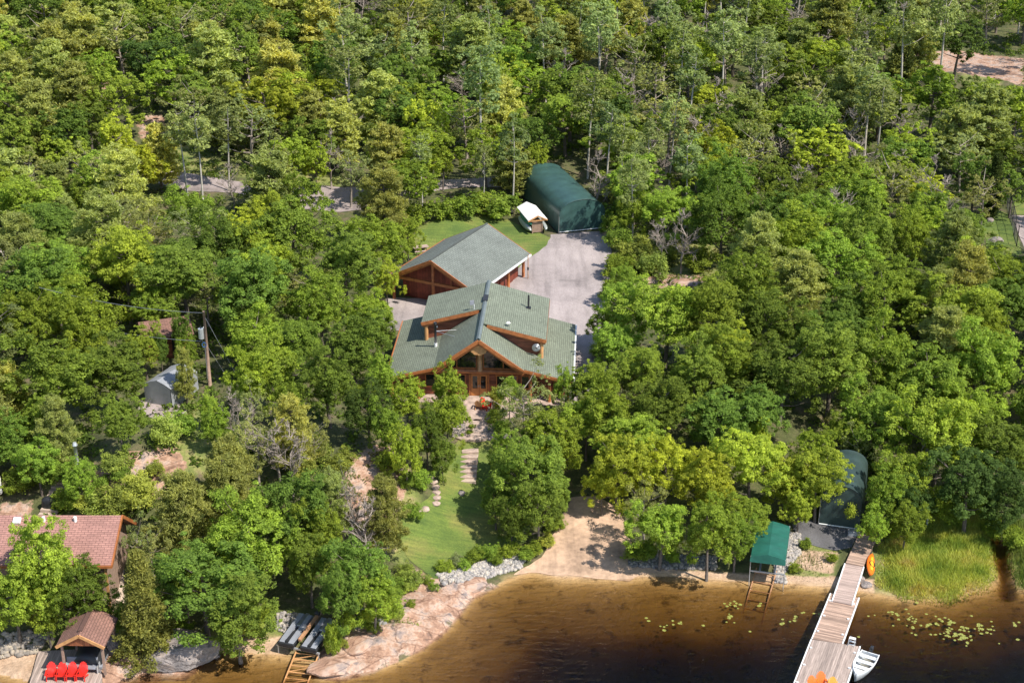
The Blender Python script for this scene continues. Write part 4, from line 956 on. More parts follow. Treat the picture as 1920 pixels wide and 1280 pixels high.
# ================================================================== STONES
def boulder(px, py, r_, lab, seed, mat='boulder', flat=.7, rz_=0, sx_=1):
    p_ = gp(px, py); o_ = link('boulder', rockmesh('boulder', r_, seed, M[mat], flat, 5 if r_ > 1.2 else 3), None, (p_.x, p_.y, p_.z+r_*flat*.3)); o_.rotation_euler = (0, 0, rz_); o_.scale = (sx_, 1, 1)
    return tag(o_, lab, 'boulder')
boulder(950, 820, .45, 'grey boulder at the upper right end of the small lawn strip', 1)
boulder(866, 926, .35, 'dark brown stump-like rock on the lawn below the stepping stones', 2, 'riprapdark' if 'riprapdark' in M else 'boulder')
boulder(1612, 1086, .45, 'pale boulder at the waterline under the dock ramp', 3, 'boulder', .6)
boulder(1624, 1097, .5, 'flat pale boulder in the marsh edge right of the ramp', 4, 'boulder', .4)
boulder(1857, 415, .5, 'pale boulder on the grass by the court fence', 5); boulder(1868, 452, .65, 'larger pale boulder on the grass below the court fence', 6, 'boulder', .6, 0, 1.5)
boulder(726, 856, 1.0, 'pink boulder on the slope left of the upper lawn', 7, 'granite'); boulder(752, 885, .7, 'small pink boulder beside the upper lawn bushes', 8, 'granite')
boulder(340, 1225, 2.3, 'large cracked grey granite boulder at the left shore', 9, 'boulder', .55, .3, 1.35)
boulder(212, 1205, 1.6, 'dark grey granite boulder beside the deck posts', 10, 'boulder', .7, .1, .8)
boulder(270, 1232, 1.4, 'low pinkish granite slab on the left shore', 11, 'granite', .4, .5, 1.8)
boulder(1222, 528, .9, 'pink rock in the clearing right of the driveway', 12, 'granite', .5, 0, 1.6); boulder(1290, 532, 1.1, 'long pale rock slab in the clearing right of the driveway', 13, 'granite', .35, 0, 2.2)
boulder(405, 1232, .35, 'small round stone in the shallows left of the watercraft lift', 14)
for i, (x_, y_) in enumerate(((806, 894), (812, 904), (816, 914), (818, 924), (819, 934), (817, 944), (785, 957), (797, 955))):
    boulder(x_, y_, .42, ['topmost', 'second', 'third', 'fourth', 'fifth', 'sixth', 'leftmost low', 'last low'][i]+' edging stone of the curved rock border left of the lawn', 20+i, 'flag', .45, i)['group'] = 'edging stones left of the lawn'
for i, (x_, y_, r_, fl, rz2, sx2, lb) in enumerate(((625,1245,1.7,.35,.5,1.6,'pink granite slab dipping into the water right of the watercraft lift'),(672,1205,1.5,.4,.9,1.5,'grey streaked granite hump behind the launching rails'),(888,1094,1.2,.5,.5,1.6,'dark wet granite ledge under the riprap bank'))):
    boulder(x_, y_, r_*.75, lb, 60+i, 'granite', fl*1.1, rz2, sx2).location.z -= .25
# terrace steps (each a slab)
for i, (x_, y_, wd) in enumerate(((893, 786, 1.7), (896, 794, 2.6), (893, 801, 2.2), (894, 808, 2.0), (890, 815, 2.6), (884, 822, 3.0))):
    p_ = gp(x_, y_); me = MB(); rg = random.Random(i); n_ = 11
    pts = [(wd/2*math.cos(2*math.pi*k/n_)*rg.uniform(.85, 1.1), .62*math.sin(2*math.pi*k/n_)*rg.uniform(.8, 1.1), 0) for k in range(n_)]
    o_ = me.slab(pts, .5).build('stone_step', M['flag'], None, loc=(p_.x, p_.y, p_.z+.2), bevel=.03)
    tag(o_, ['topmost', 'second', 'third', 'fourth', 'fifth', 'lowest'][i]+' flat stone step between patio and lawn', 'step', 'stone steps down from the patio')
for i, y_ in enumerate((846, 856, 865, 874, 883, 893, 901)):
    p_ = gp(881-i*.8, y_); rg = random.Random(40+i)
    o_ = MB().slab([(-.75, -.34, 0), (.75, -.34+rg.uniform(-.1, .1), 0), (.78, .34, 0), (-.7, .36, 0)], .3).build('stepping_stone', M['flag'] if i < 6 else M['concrete'], None, loc=(p_.x, p_.y, p_.z+.12), bevel=.03); o_.rotation_euler = (0, 0, rg.uniform(-.15, .15))
    tag(o_, ['topmost', 'second', 'third', 'fourth', 'fifth', 'sixth', 'lowest'][i]+' stepping slab of the path down the lawn', 'step', 'stepping stones on the lawn')
# riprap: scattered stones, one object per bank
def icoV():
    import bmesh
    bm = bmesh.new(); bmesh.ops.create_icosphere(bm, subdivisions=1, radius=1); V_ = np.array([v_.co[:] for v_ in bm.verts]); F_ = np.array([[v_.index for v_ in f_.verts] for f_ in bm.faces]); bm.free(); return V_, F_
IV, IF = icoV()
def riprap(px, n_, lab, colr, smin=.12, smax=.32, sd=0):
    P = [tuple(p_[:2]) for p_ in gps(px)]; rg = np.random.default_rng(sd); A = np.array(P); lo, hi = A.min(0), A.max(0)
    X = rg.uniform(lo[0], hi[0], n_*6); Y = rg.uniform(lo[1], hi[1], n_*6); k = inpoly(X, Y, P); X = X[k][:n_]; Y = Y[k][:n_]; Z = height(X, Y); n2 = len(X)
    S = rg.uniform(smin, smax, (n2, 1))*rg.uniform(.6, 1.2, (n2, 3)); V_ = IV[None]*rg.uniform(.7, 1.15, (n2, len(IV), 1))*S[:, None, :]
    a_ = rg.uniform(0, 6.28, n2); c_, s_ = np.cos(a_)[:, None], np.sin(a_)[:, None]
    V_ = np.stack([V_[..., 0]*c_-V_[..., 1]*s_, V_[..., 0]*s_+V_[..., 1]*c_, V_[..., 2]], -1)+np.stack([X, Y, Z+.06], -1)[:, None, :]
    F_ = IF[None]+(np.arange(n2)*len(IV))[:, None, None]
    o_ = link('riprap', npmesh('riprap', V_.reshape(-1, 3), F_.reshape(-1, 3), M['riprap'], False, 3)); o_.color = colr
    return tag(o_, lab, 'rocks', None, 'stuff')
riprap([(820,1078),(850,1072),(900,1056),(965,1040),(985,1048),(975,1066),(930,1078),(880,1092),(830,1100)], 1500, 'bank of loose pale grey stones along the bottom of the lawn', (.36, .32, .31, 1), .10, .26, 1)
riprap([(905,800),(940,792),(945,822),(905,826)], 350, 'loose reddish stones right of the stone steps', (.30, .24, .23, 1), .1, .22, 2)
riprap([(850,800),(876,795),(872,820),(848,822)], 200, 'loose stones left of the stone steps', (.30, .25, .23, 1), .1, .22, 9)
riprap([(1180,1040),(1340,1045),(1345,1068),(1180,1062)], 900, 'bank of grey stones coloured darker for tree shade right of the beach', (.20, .18, .175, 1), .1, .28, 3)  # shade of the trees is put into this darker grey
riprap([(1472,1000),(1500,1002),(1500,1040),(1470,1075),(1475,1094),(1450,1092),(1452,1060)], 700, 'pale stones beside the teal boat canopy', (.34, .30, .29, 1), .1, .26, 4)
riprap([(640,1150),(720,1140),(720,1170),(640,1178)], 350, 'grey stones under the trees beside the granite shore', (.28, .26, .26, 1), .12, .3, 5)
riprap([(520,1150),(560,1150),(545,1190),(515,1180)], 160, 'loose grey stones left of the watercraft lift', (.33, .29, .28, 1), .1, .24, 6)
riprap([(0,1190),(90,1190),(70,1225),(0,1235)], 260, 'scattered stones on the sand left of the timber deck', (.30, .25, .22, 1), .1, .3, 7)

# ================================================================== VEGETATION
def nrm(a): return a/np.maximum(np.linalg.norm(a, axis=-1, keepdims=True), 1e-6)
def rdir(rg, n_): return nrm(rg.normal(size=(n_, 3)))
def quads(C, N, sz, asp, rg, T=None):
    n_ = len(C); N = nrm(N)
    if T is None: T = rdir(rg, n_)
    T = nrm(T-N*(T*N).sum(1, keepdims=True)); B = np.cross(N, T); s_ = np.asarray(sz).reshape(-1, 1)
    V_ = np.stack([C-T*s_, C+B*s_*asp-T*s_*.15, C+T*s_, C-B*s_*asp-T*s_*.15], 1).reshape(-1, 3)
    return V_, np.arange(n_*4).reshape(-1, 4)
def crown_broad(seed, rx, rz_, nl, ns, nlf, lsz, lob=(.95, 1.5), name='crown', low=-.78, mat='leaf'):
    rg = np.random.default_rng(seed); i = np.arange(nl)+.5; ph = np.arccos(1-(1-low)*i/nl); th = math.pi*(1+5**.5)*i+rg.uniform(0, 6)
    D_ = np.stack([np.cos(th)*np.sin(ph), np.sin(th)*np.sin(ph), np.cos(ph)], 1)+rg.normal(size=(nl, 3))*.16
    rr = rg.uniform(.58, 1.08, nl)*(1+.2*np.sin(th*2+seed)+.12*np.sin(th*3+seed*2.3)); rr[rg.random(nl) < .22] *= .6
    LR = rg.uniform(lob[0]*.7, lob[1], nl); C = D_*rr[:, None]*np.array([rx, rx, rz_])*.86
    # sub clumps
    sd = rdir(rg, nl*ns); out = np.repeat(nrm(D_+np.array([0, 0, .35])), ns, 0); sd = nrm(sd+out*.75)
    SC = np.repeat(C, ns, 0)+sd*np.repeat(LR, ns)[:, None]*rg.uniform(.65, 1.0, (nl*ns, 1)); SR = rg.uniform(.20, .56, nl*ns); ot = rg.random(nl*ns) < .16; SC[ot] += (sd[ot]+np.array([0, 0, .4]))*rg.uniform(.15, .6, (int(ot.sum()), 1)); SR[ot] *= .7
    SC[:, 2] -= 0
    ld = nrm(rdir(rg, nl*ns*nlf)+np.array([0, 0, .35])+np.repeat(sd, nlf, 0)*.3)
    sq = np.array([1, 1, .62])
    P = np.repeat(SC, nlf, 0)+ld*sq*(np.repeat(SR, nlf)[:, None])*rg.uniform(.45, 1.3, (nl*ns*nlf, 1))
    N = ld*.6+rdir(rg, len(P))*.42+np.array([.12, -.1, .5])
    V_, F_ = quads(P, N, rg.uniform(.65, 1.25, len(P))*lsz, .62, rg)
    return npmesh(name, V_, F_, M[mat]), C, LR
def trunk_mesh(name, base, C, mat, r0, seed, ntop=10, curve=.3, top=None):
    """trunk up to `top` with limbs reaching the lobe centres C (crown frame shifted by base)"""
    rg = random.Random(seed); mb = MB(); H_ = top or (base+float(C[:, 2].max())*.5)
    pts = [Vector((curve*math.sin(t*2.2+seed)*t, curve*math.cos(t*1.9+seed)*t-curve*t, -.4+(H_+.4)*t)) for t in [k/7 for k in range(8)]]
    mb.tube(pts, [r0*(1-.72*k/7) for k in range(8)], 7)
    idx_ = list(range(len(C))); rg.shuffle(idx_)
    for i in idx_[:ntop]:
        c = Vector(C[i]); c.z += base; t = min(.95, max(.32, (c.z-.45*(c.x**2+c.y**2)**.5)/H_)); k = int(t*7); a_ = pts[k].lerp(pts[min(7, k+1)], t*7-k)
        m1 = a_.lerp(c, .5); m1.z -= .25; mb.tube([a_, m1, c], [r0*.36, r0*.2, r0*.06], 5, False)
    return mb, mat
def mk_mesh(mb, name, mat):
    me = bpy.data.meshes.new(name); me.from_pydata(mb.v, [], mb.f); me.materials.append(mat)
    for p_ in me.polygons: p_.use_smooth = True
    return me
PROTO = {}
def reg(kind, lod, parts, hc, W_): PROTO.setdefault((kind, lod), []).append((parts, hc, W_))
def shift(me, dz_):
    n_ = len(me.vertices); a_ = np.empty(n_*3, np.float32); me.vertices.foreach_get('co', a_); a_[2::3] += dz_; me.vertices.foreach_set('co', a_); me.update(); return me
# each prototype: parts [(name, mesh)], height of the crown centre, nominal crown width
for sd in range(8):
    b_ = 5.6
    for lod, (nl, ns, nf, ls) in enumerate(((40, 13, 52, .105), (26, 9, 32, .17))):
        me, C, LR = crown_broad(10+sd, [3.4, 3.6, 3.0, 3.5, 2.8, 3.7, 3.2, 3.4][sd], [3.1, 2.8, 3.9, 3.3, 3.8, 2.9, 3.4, 3.0][sd], nl, ns, nf, ls, (.8, 1.35)); shift(me, b_)
        tm, tmat = trunk_mesh('trunk', b_, C, M['bark'], .24, sd, 14)
        reg('broad', lod, [('trunk', mk_mesh(tm, 'trunk', M['bark'])), ('crown', me)], b_, 8.0)
for sd in range(2):    # sparse crowns with limbs showing
    for lod, (nl, ns, nf, ls) in enumerate(((24, 9, 26, .11), (18, 7, 20, .16))):
        me, C, LR = crown_broad(40+sd, 3.3, 3.6, nl, ns, nf, ls, (.7, 1.1), low=-.8); shift(me, 5.8)
        tm, _ = trunk_mesh('trunk', 5.8, C, M['bark'], .22, sd, 24)
        reg('sparse', lod, [('trunk', mk_mesh(tm, 'trunk', M['dead_wood'])), ('crown', me)], 5.8, 7.6)
for sd in range(4):    # aspens / birches
    for lod, (nl, ns, nf, ls) in enumerate(((26, 9, 34, .095), (18, 8, 22, .15))):
        me, C, LR = crown_broad(60+sd, 1.75, 3.5, nl, ns, nf, ls, (.55, .95), low=-.85); shift(me, 9.2)
        tm, _ = trunk_mesh('trunk', 9.2, C, M['pale_bark'], .15, sd, 12, .35, 11.6)
        reg('aspen', lod, [('trunk', mk_mesh(tm, 'trunk', M['white_bark'] if sd == 0 else M['pale_bark'])), ('crown', me)], 9.2, 4.6)
def pine(seed, H_, z0, prof, nt, nn, nl_, asp, lod, droop=.12, gap=.75, nb=(4, 6)):
    rg = np.random.default_rng(seed); P = []; N = []; T = []; mb = MB(); z = z0
    mb.tube([(0, 0, -.4), (.08, 0, H_*.5), (.0, .1, H_*.98)], [.22, .15, .03], 7)
    while z < H_-.2:
        t = (z-z0)/(H_-z0); L0 = prof(t)
        k = max(2, int(rg.integers(nb[0], nb[1]+1)/1.5+rg.uniform(0, 1))); a0 = rg.uniform(0, 6.28)
        for j in range(k):
            a_ = a0+j*2*math.pi/k+rg.normal()*.25; L = L0*rg.uniform(.6, 1.2); dr = np.array([math.cos(a_), math.sin(a_), 0]); sd_ = np.array([-dr[1], dr[0], 0])
            up = rg.uniform(.05, .3)-droop*2*(1-t)
            e_ = dr*L+np.array([0, 0, up*L]); b0 = np.array([0, 0, z+rg.uniform(-.3, .3)])
            mb.tube([tuple(b0), tuple(b0+e_*.55+[0, 0, -.08]), tuple(b0+e_)], [.06, .035, .012], 4, False)
            u = rg.uniform(.28, 1.05, nt); lat = rg.normal(size=nt)*.26*L*(1.15-u)*1.6
            c = b0+u[:, None]*e_+lat[:, None]*sd_+np.stack([0*u, 0*u, rg.normal(size=nt)*.16+.05], 1)
            P.append(np.repeat(c, nn, 0)+rg.normal(size=(nt*nn, 3))*np.array([.15, .15, .10])); tdir = nrm(rdir(rg, nt*nn)+dr*.7+np.array([0, 0, .5])); T.append(tdir)
            N.append(nrm(rdir(rg, nt*nn)+np.array([0, 0, .9])))
        z += gap*rg.uniform(.4, 1.1)/1.5
    P = np.concatenate(P); N = np.concatenate(N); T = np.concatenate(T)
    V_, F_ = quads(P, N, rg.uniform(.7, 1.2, len(P))*nl_, asp, rg, T)
    return npmesh('crown', V_, F_, M['needle']), mk_mesh(mb, 'trunk', M['bark'])
for sd in range(4):
    pf = lambda t: (3.2*(1-t**1.5)**.6*(.6+.4*min(1, t*4+.2))+.5)
    for lod, (nt, nn, ln, asp) in enumerate(((26, 16, .20, .24), (18, 11, .27, .32))):
        c_, t_ = pine(sd*3+1, 10.2, 2.2, pf, nt, nn, ln, asp, lod); reg('pine', lod, [('trunk', t_), ('crown', c_)], 6.3, 7.2)
for sd in range(2):
    pf = lambda t: 2.2*(1-t)+.15
    for lod, (nt, nn, ln, asp) in enumerate(((18, 14, .14, .35), (12, 10, .2, .4))):
        c_, t_ = pine(sd+71, 9.0, .5, pf, nt, nn, ln, asp, lod, .22, .45, (6, 8)); reg('spruce', lod, [('trunk', t_), ('crown', c_)], 4.2, 4.2)
pf = lambda t: .62*(1-t)**.5+.08
c_, t_ = pine(90, 7.5, .2, pf, 14, 14, .1, .4, 0, -.3, .28, (6, 8)); PROTO[('column', 0)] = PROTO[('column', 1)] = [([('trunk', t_), ('crown', c_)], 3.7, 1.4)]
def dead(seed, H_, spread=.55, dens=1.0):
    rg = random.Random(seed); tk = MB(); br = MB()
    pts = [Vector((rg.gauss(0, .05)*k, rg.gauss(0, .05)*k, -.3+(H_+.3)*k/8)) for k in range(9)]
    tk.tube(pts, [.17*(1-.9*k/8)+.01 for k in range(9)], 6)
    def limb(a_, d_, L, r_, lv):
        q = [a_]; dd = d_.copy()
        for k in range(4):
            dd = (dd+Vector((rg.gauss(0, .18), rg.gauss(0, .18), rg.gauss(.06, .1)))).normalized(); q.append(q[-1]+dd*L/4)
        br.tube(q, [r_*(1-.7*k/4)+.006 for k in range(5)], 4, False)
        if lv > 0:
            for k in range(int(4*dens)+1):
                s_ = q[rg.randint(1, 4)]; nd = (dd+Vector((rg.gauss(0, .6), rg.gauss(0, .6), rg.gauss(0, .45)))).normalized(); limb(s_, nd, L*rg.uniform(.4, .62), r_*.5, lv-1)
    for k in range(int(17*dens)):
        f_ = rg.uniform(.3, .98); a_ = rg.uniform(0, 6.28); i = f_*8; s_ = pts[int(i)].lerp(pts[min(8, int(i)+1)], i-int(i))
        limb(s_, Vector((math.cos(a_), math.sin(a_), rg.uniform(.1, .9))).normalized(), (1.15-f_)*H_*spread*rg.uniform(.5, .9), .062, 2)
    return mk_mesh(tk, 'trunk', M['dead_wood']), mk_mesh(br, 'branches', M['dead_wood'])
for sd in range(3):
    t_, b_ = dead(sd+5, 8.5, .5)
    for lod in (0, 1): reg('dead', lod, [('trunk', t_), ('branches', b_)], 5.2, 5.5)
for sd in range(3):
    for lod, (nl, ns, nf, ls) in enumerate(((16, 9, 34, .085), (14, 6, 22, .14))):
        me, C, LR = crown_broad(120+sd, 1.15, .95, nl, ns, nf, ls, (.35, .6), low=-.35); shift(me, 1.0)
        tm, _ = trunk_mesh('stems', 1.0, C, M['bark'], .05, sd, 6); reg('bush', lod, [('stems', mk_mesh(tm, 'stems', M['bark'])), ('foliage', me)], 1.0, 2.9)

TINT = {  # leaf base colours
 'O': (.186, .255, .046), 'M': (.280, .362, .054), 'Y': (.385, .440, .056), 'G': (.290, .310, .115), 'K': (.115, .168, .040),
 'P': (.420, .432, .130), 'Q': (.335, .358, .112), 'A': (.290, .340, .130), 'C': (.215, .220, .060), 'B': (.275, .355, .054), 'W': (.34, .38, .08), 'R': (.38, .30, .17), 'D': (1, 1, 1)}
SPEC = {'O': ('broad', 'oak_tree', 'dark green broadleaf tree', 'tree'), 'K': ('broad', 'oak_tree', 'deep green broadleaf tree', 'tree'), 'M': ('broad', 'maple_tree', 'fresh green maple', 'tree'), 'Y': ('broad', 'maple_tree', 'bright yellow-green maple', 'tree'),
 'G': ('sparse', 'oak_tree', 'thin grey-green tree', 'tree'), 'R': ('sparse', 'oak_tree', 'half dead brownish tree', 'tree'), 'P': ('pine', 'pine_tree', 'yellow-olive pine', 'pine'), 'Q': ('pine', 'pine_tree', 'olive green pine', 'pine'),
 'A': ('aspen', 'aspen_tree', 'slim grey-green aspen', 'tree'), 'C': ('spruce', 'cedar_tree', 'brownish green conical cedar', 'tree'), 'D': ('dead', 'dead_tree', 'bare grey dead tree', 'dead tree'),
 'B': ('bush', 'bush', 'low green bush', 'bush'), 'W': ('bush', 'bush', 'low yellow-green bush', 'bush'), 'V': ('column', 'cedar_tree', 'tall narrow columnar cedar', 'tree'), 'Z': ('bush', 'bush', 'pale flowering bush', 'bush')}
TINT['V'] = (.075, .105, .028); TINT['Z'] = (.42, .45, .22)
LM = [('the log house', 900, 640), ('the carport garage', 850, 490), ('the long green fabric shelter', 1070, 400), ('the gravel driveway', 1060, 500), ('the utility pole', 390, 660), ('the grey tarp shelter', 305, 735),
 ('the brown-roofed cabin', 308, 608), ('the bend in the gravel road', 360, 340), ('the road behind the trees', 630, 370), ('the teal boat canopy', 1450, 1010), ('the lakeside green shelter', 1575, 940), ('the shore walkway', 1610, 1050), ('the sandy beach', 1090, 1000),
 ('the fenced court', 1900, 430), ('the bare rock at the upper right', 1820, 125), ('the pink rock above the road', 285, 235), ('the stone steps', 895, 800), ('the lawn', 850, 960), ('the red-brown cottage roof', 110, 1010), ('the brown-roofed boat shelter', 148, 1185),
 ('the twin watercraft lift', 580, 1185), ('the left rocky slope', 280, 880), ('the pink granite shore', 740, 1170), ('the rock clearing right of the drive', 1280, 525), ('the marsh grass', 1750, 1030),
 ('the top left corner', 60, 30), ('the middle of the top edge', 900, 20), ('the top right corner', 1870, 30), ('the right edge of the forest', 1890, 700), ('the left edge of the forest', 30, 600),
 ('the upper forest left of centre', 500, 130), ('the upper forest right of centre', 1400, 150), ('the far forest above the green shelter', 1050, 190), ('the forest right of the house', 1500, 620), ('the forest left of the house', 560, 560), ('the forest behind the marsh', 1760, 850)]
ORD = ['', 'second ', 'third ', 'fourth ', 'fifth ', 'sixth ', 'seventh ', 'eighth ', 'ninth ', 'tenth ', 'eleventh ', 'twelfth ', 'thirteenth ', 'fourteenth ', 'fifteenth ', 'sixteenth ', 'seventeenth ', 'eighteenth ', 'nineteenth ', 'twentieth ']
TREES = []   # (kind, x, y, scale_xy, scale_z, px, py)
prs = random.Random(11)
FOOT = [(o_.location.copy(), o_.rotation_euler.z, x0, x1, y0, y1) for o_, x0, x1, y0, y1 in [(house, -9.6, 9.4, -.3, 15), (gar, -6.2, 6.2, -.5, 14), (nb, -23, 1, -5.5, 4.5), (ts, -2.2, 2.2, -1, 5), (cb, -3, 3, -3, 3), (gz, -2.2, 2.2, -.5, 4), (sh, -2.5, 2.5, -1, 6), (cn, -1.8, 1.8, -.5, 5.8), (lf, -2.4, 2.4, -3, 3)]+[(o_, -3.2 if o_.location.y > 150 else -1.9, 3.2 if o_.location.y > 150 else 1.9, -1, 15.5 if o_.location.y > 150 else 7) for o_ in bpy.data.objects if o_.get('category') == 'shelter' and o_.name.startswith('fabric_shelter')]]
def infoot(x_, y_):
    for c_, a_, x0, x1, y0, y1 in FOOT:
        dx_, dy_ = x_-c_.x, y_-c_.y; u = dx_*math.cos(a_)+dy_*math.sin(a_); v_ = -dx_*math.sin(a_)+dy_*math.cos(a_)
        if x0 < u < x1 and y0 < v_ < y1: return True
    return False
def tree_at(k, px, py, wpx, hs=1.0):
    sp = SPEC[k][0]; parts, hc, W0 = PROTO[(sp, 0)][0]; h = 6.0
    for _ in range(14):
        p_ = at(px, py, h); g_ = hz(p_.x, p_.y); dist = (p_.y*cP+(CH-h)*sP); s_ = wpx*dist/F_PX/W0; zs = s_*.5+.5 if sp not in ('bush',) else s_
        zs = (s_*.75+.25)*hs if sp != 'bush' else s_
        h = .5*h+.5*(g_+hc*zs)
    TREES.append([k, p_.x, p_.y, s_, zs, px, py])
HAND = """
M 80 1050 150;O 150 1100 120;M 25 1115 130;M 85 1140 90;C 268 1140 95;G 285 1030 80;G 255 1000 60;Q 340 960 120;Q 420 920 110;O 380 1085 180;M 470 1010 170;O 545 960 150;O 520 1085 150;M 600 1010 110;O 445 1150 140;
O 345 1090 100;O 580 1060 100;M 1560 840 80;Y 1610 850 50;O 665 1070 130;M 700 1115 90;O 640 1110 90;Q 620 935 80;Q 720 955 90;D 690 985 100;D 660 955 80;G 480 830 90;P 545 800 90;D 520 840 100;P 430 885 100;W 590 850 60;G 590 820 60;W 560 870 60;W 215 870 50;Q 105 800 80;W 225 940 70;W 260 925 70;W 200 955 60;W 170 950 50;
W 640 870 50;G 640 905 50;M 70 860 80;O 20 830 90;P 15 735 90;O 100 700 170;M 75 790 90;O 205 690 130;O 225 790 80;M 150 610 140;Y 170 655 90;M 55 600 110;Y 235 500 150;M 290 560 90;O 345 510 150;O 420 470 130;M 485 530 120;O 545 440 150;M 600 565 140;M 560 640 110;
O 650 500 130;M 690 590 110;O 665 650 110;O 485 605 90;G 385 540 80;M 500 680 130;M 470 715 90;O 615 715 115;M 545 745 70;M 700 455 110;Y 725 525 50;O 705 620 75;M 715 700 70;Q 345 690 40;D 432 770 60;D 460 800 70;G 470 760 60;M 392 762 46;M 405 800 60;M 270 650 70;O 338 618 40;M 348 655 40;K 330 580 60;G 262 600 50;O 300 655 44;B 340 800 60;W 310 810 60;B 440 830 60;
M 838 735 78;M 765 745 80;M 722 800 75;O 800 815 75;M 838 790 70;M 760 850 75;O 830 850 55;B 725 870 50;B 690 745 60;K 690 770 80;W 670 745 40;
G 985 760 110;M 955 735 50;O 990 880 150;M 1040 830 110;M 950 850 70;O 1010 950 90;O 930 930 70;M 1010 820 70;O 960 975 60;G 1065 770 60;
Y 1160 880 110;Y 1250 860 120;M 1180 830 120;Y 1330 900 120;Y 1410 870 120;M 1240 980 120;M 1330 1000 120;G 1210 950 80;M 1140 780 130;O 1230 780 130;Y 1130 910 60;M 1400 960 90;Y 1480 900 90;M 1380 1010 70;G 1555 820 100;Y 1535 900 100;Y 1500 940 60;M 1590 820 70;Y 1590 880 50;
M 1180 580 110;M 1250 590 150;M 1330 600 130;M 1160 640 90;B 1130 660 50;M 1130 600 50;O 1400 540 120;Q 1420 470 110;O 1440 600 130;M 1500 450 140;M 1560 500 130;O 1620 460 120;M 1660 560 130;O 1590 580 110;Q 1790 470 110;P 1810 530 120;P 1760 560 90;O 1890 570 110;M 1870 500 60;M 1700 450 100;
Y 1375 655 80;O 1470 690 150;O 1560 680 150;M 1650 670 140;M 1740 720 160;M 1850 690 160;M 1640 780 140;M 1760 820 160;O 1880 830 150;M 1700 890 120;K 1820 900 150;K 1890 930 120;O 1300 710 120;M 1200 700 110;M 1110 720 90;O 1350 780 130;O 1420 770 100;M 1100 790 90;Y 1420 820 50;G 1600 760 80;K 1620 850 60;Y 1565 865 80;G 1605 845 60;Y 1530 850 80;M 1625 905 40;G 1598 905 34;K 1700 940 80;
M 1660 940 90;M 1700 975 70;M 1640 980 60;B 1780 960 70;B 1896 1010 60;B 1862 990 40;B 1830 950 60;D 1730 870 70;B 1760 945 60;B 1700 925 60;G 1170 730 60;M 1060 730 50;
D 1240 450 70;D 1280 440 80;W 1225 500 60;W 1190 480 70;B 1160 450 60;B 1160 500 60;B 1310 490 60;W 1250 480 40;B 1150 545 50;M 1170 530 50;M 1180 400 70;
D 1240 95 70;V 1864 350 24;O 1830 330 90;O 1900 350 70;D 1310 270 100;D 1500 355 90;D 1745 345 90;D 1690 320 70;Y 1355 310 80;Y 1550 350 60;M 1480 370 90;O 1450 330 100;
P 725 290 90;G 655 320 80;D 620 290 70;Y 800 240 90;M 850 210 90;P 940 200 90;A 960 270 60;Y 1005 300 60;A 1100 290 60;A 1140 240 60;A 1170 260 60;A 1220 280 60;A 1050 320 40;A 790 290 40;A 905 300 40;M 830 310 50;D 435 340 60;Y 500 400 90;Y 540 300 90;M 590 300 80;M 570 370 70;Y 460 420 80;M 360 400 100;
B 830 395 50;B 800 400 50;B 870 390 60;B 930 395 55;B 955 385 50;B 770 410 50;M 765 440 60;B 900 385 50;B 1010 370 30;W 1150 350 60;W 1180 370 60;B 1155 400 50;B 1145 425 40;
Z 855 1050 26;B 835 1062 30;B 890 1042 36;B 920 1035 36;B 955 1032 40;B 985 1040 34;B 870 1058 26;B 905 1035 30;B 930 1050 30;W 760 1085 34;B 770 960 40;B 790 900 46;B 765 900 40;B 1000 1030 36;B 1020 840 40;B 930 780 40;B 940 800 36;B 860 775 34;W 930 745 24;
B 1510 1020 26;B 1560 1045 24;B 1490 1065 24;B 880 810 14;B 885 800 14;B 560 1140 30;B 735 1115 44;W 780 1085 34;B 700 1175 26;W 640 1205 22;B 770 1130 22;B 815 1100 18;W 745 1150 28;B 225 890 40;W 290 880 36;B 190 905 36;W 720 1140 40;B 745 1095 36;B 650 1165 34;B 700 1150 40;W 760 1068 30;B 680 1165 30;W 770 1100 26;B 625 1185 24;G 700 1090 60;B 805 1090 20;B 620 1190 30;B 500 1150 36;B 640 1180 24;W 470 1180 40;B 230 1165 40;B 300 1200 40;B 345 1180 40;B 240 1200 30;M 150 900 60;B 120 940 50;W 85 880 60;B 130 890 60;B 40 900 60;Y 250 300 110;Y 215 265 90;
A 340 240 60;A 370 250 60;A 420 230 60;Y 1700 270 80;C 1690 110 60;P 1720 90 70;R 630 105 50;D 1220 300 90;D 1170 180 90;D 1345 200 90;D 1420 150 90;D 1060 140 80;D 1600 250 90;D 640 230 80;D 1215 80 100;D 205 420 80;D 1570 400 90;D 1120 330 80;D 1765 380 90;B 1190 1040 40;B 1215 1030 40;B 1260 1042 36;D 1235 985 60;O 1045 925 60;B 1040 985 36;W 1025 1015 30;D 545 850 90;D 640 940 80;A 1190 330 60;A 1290 300 60;A 1260 220 60
"""
for ln in HAND.replace('\n', '').split(';'):
    a_ = ln.split()
    if len(a_) == 4 and float(a_[3]) > 5: tree_at(a_[0], float(a_[1]), float(a_[2]), float(a_[3])*(1.12 if a_[0] not in 'DVBZ' else 1.0))
NHAND = len(TREES)
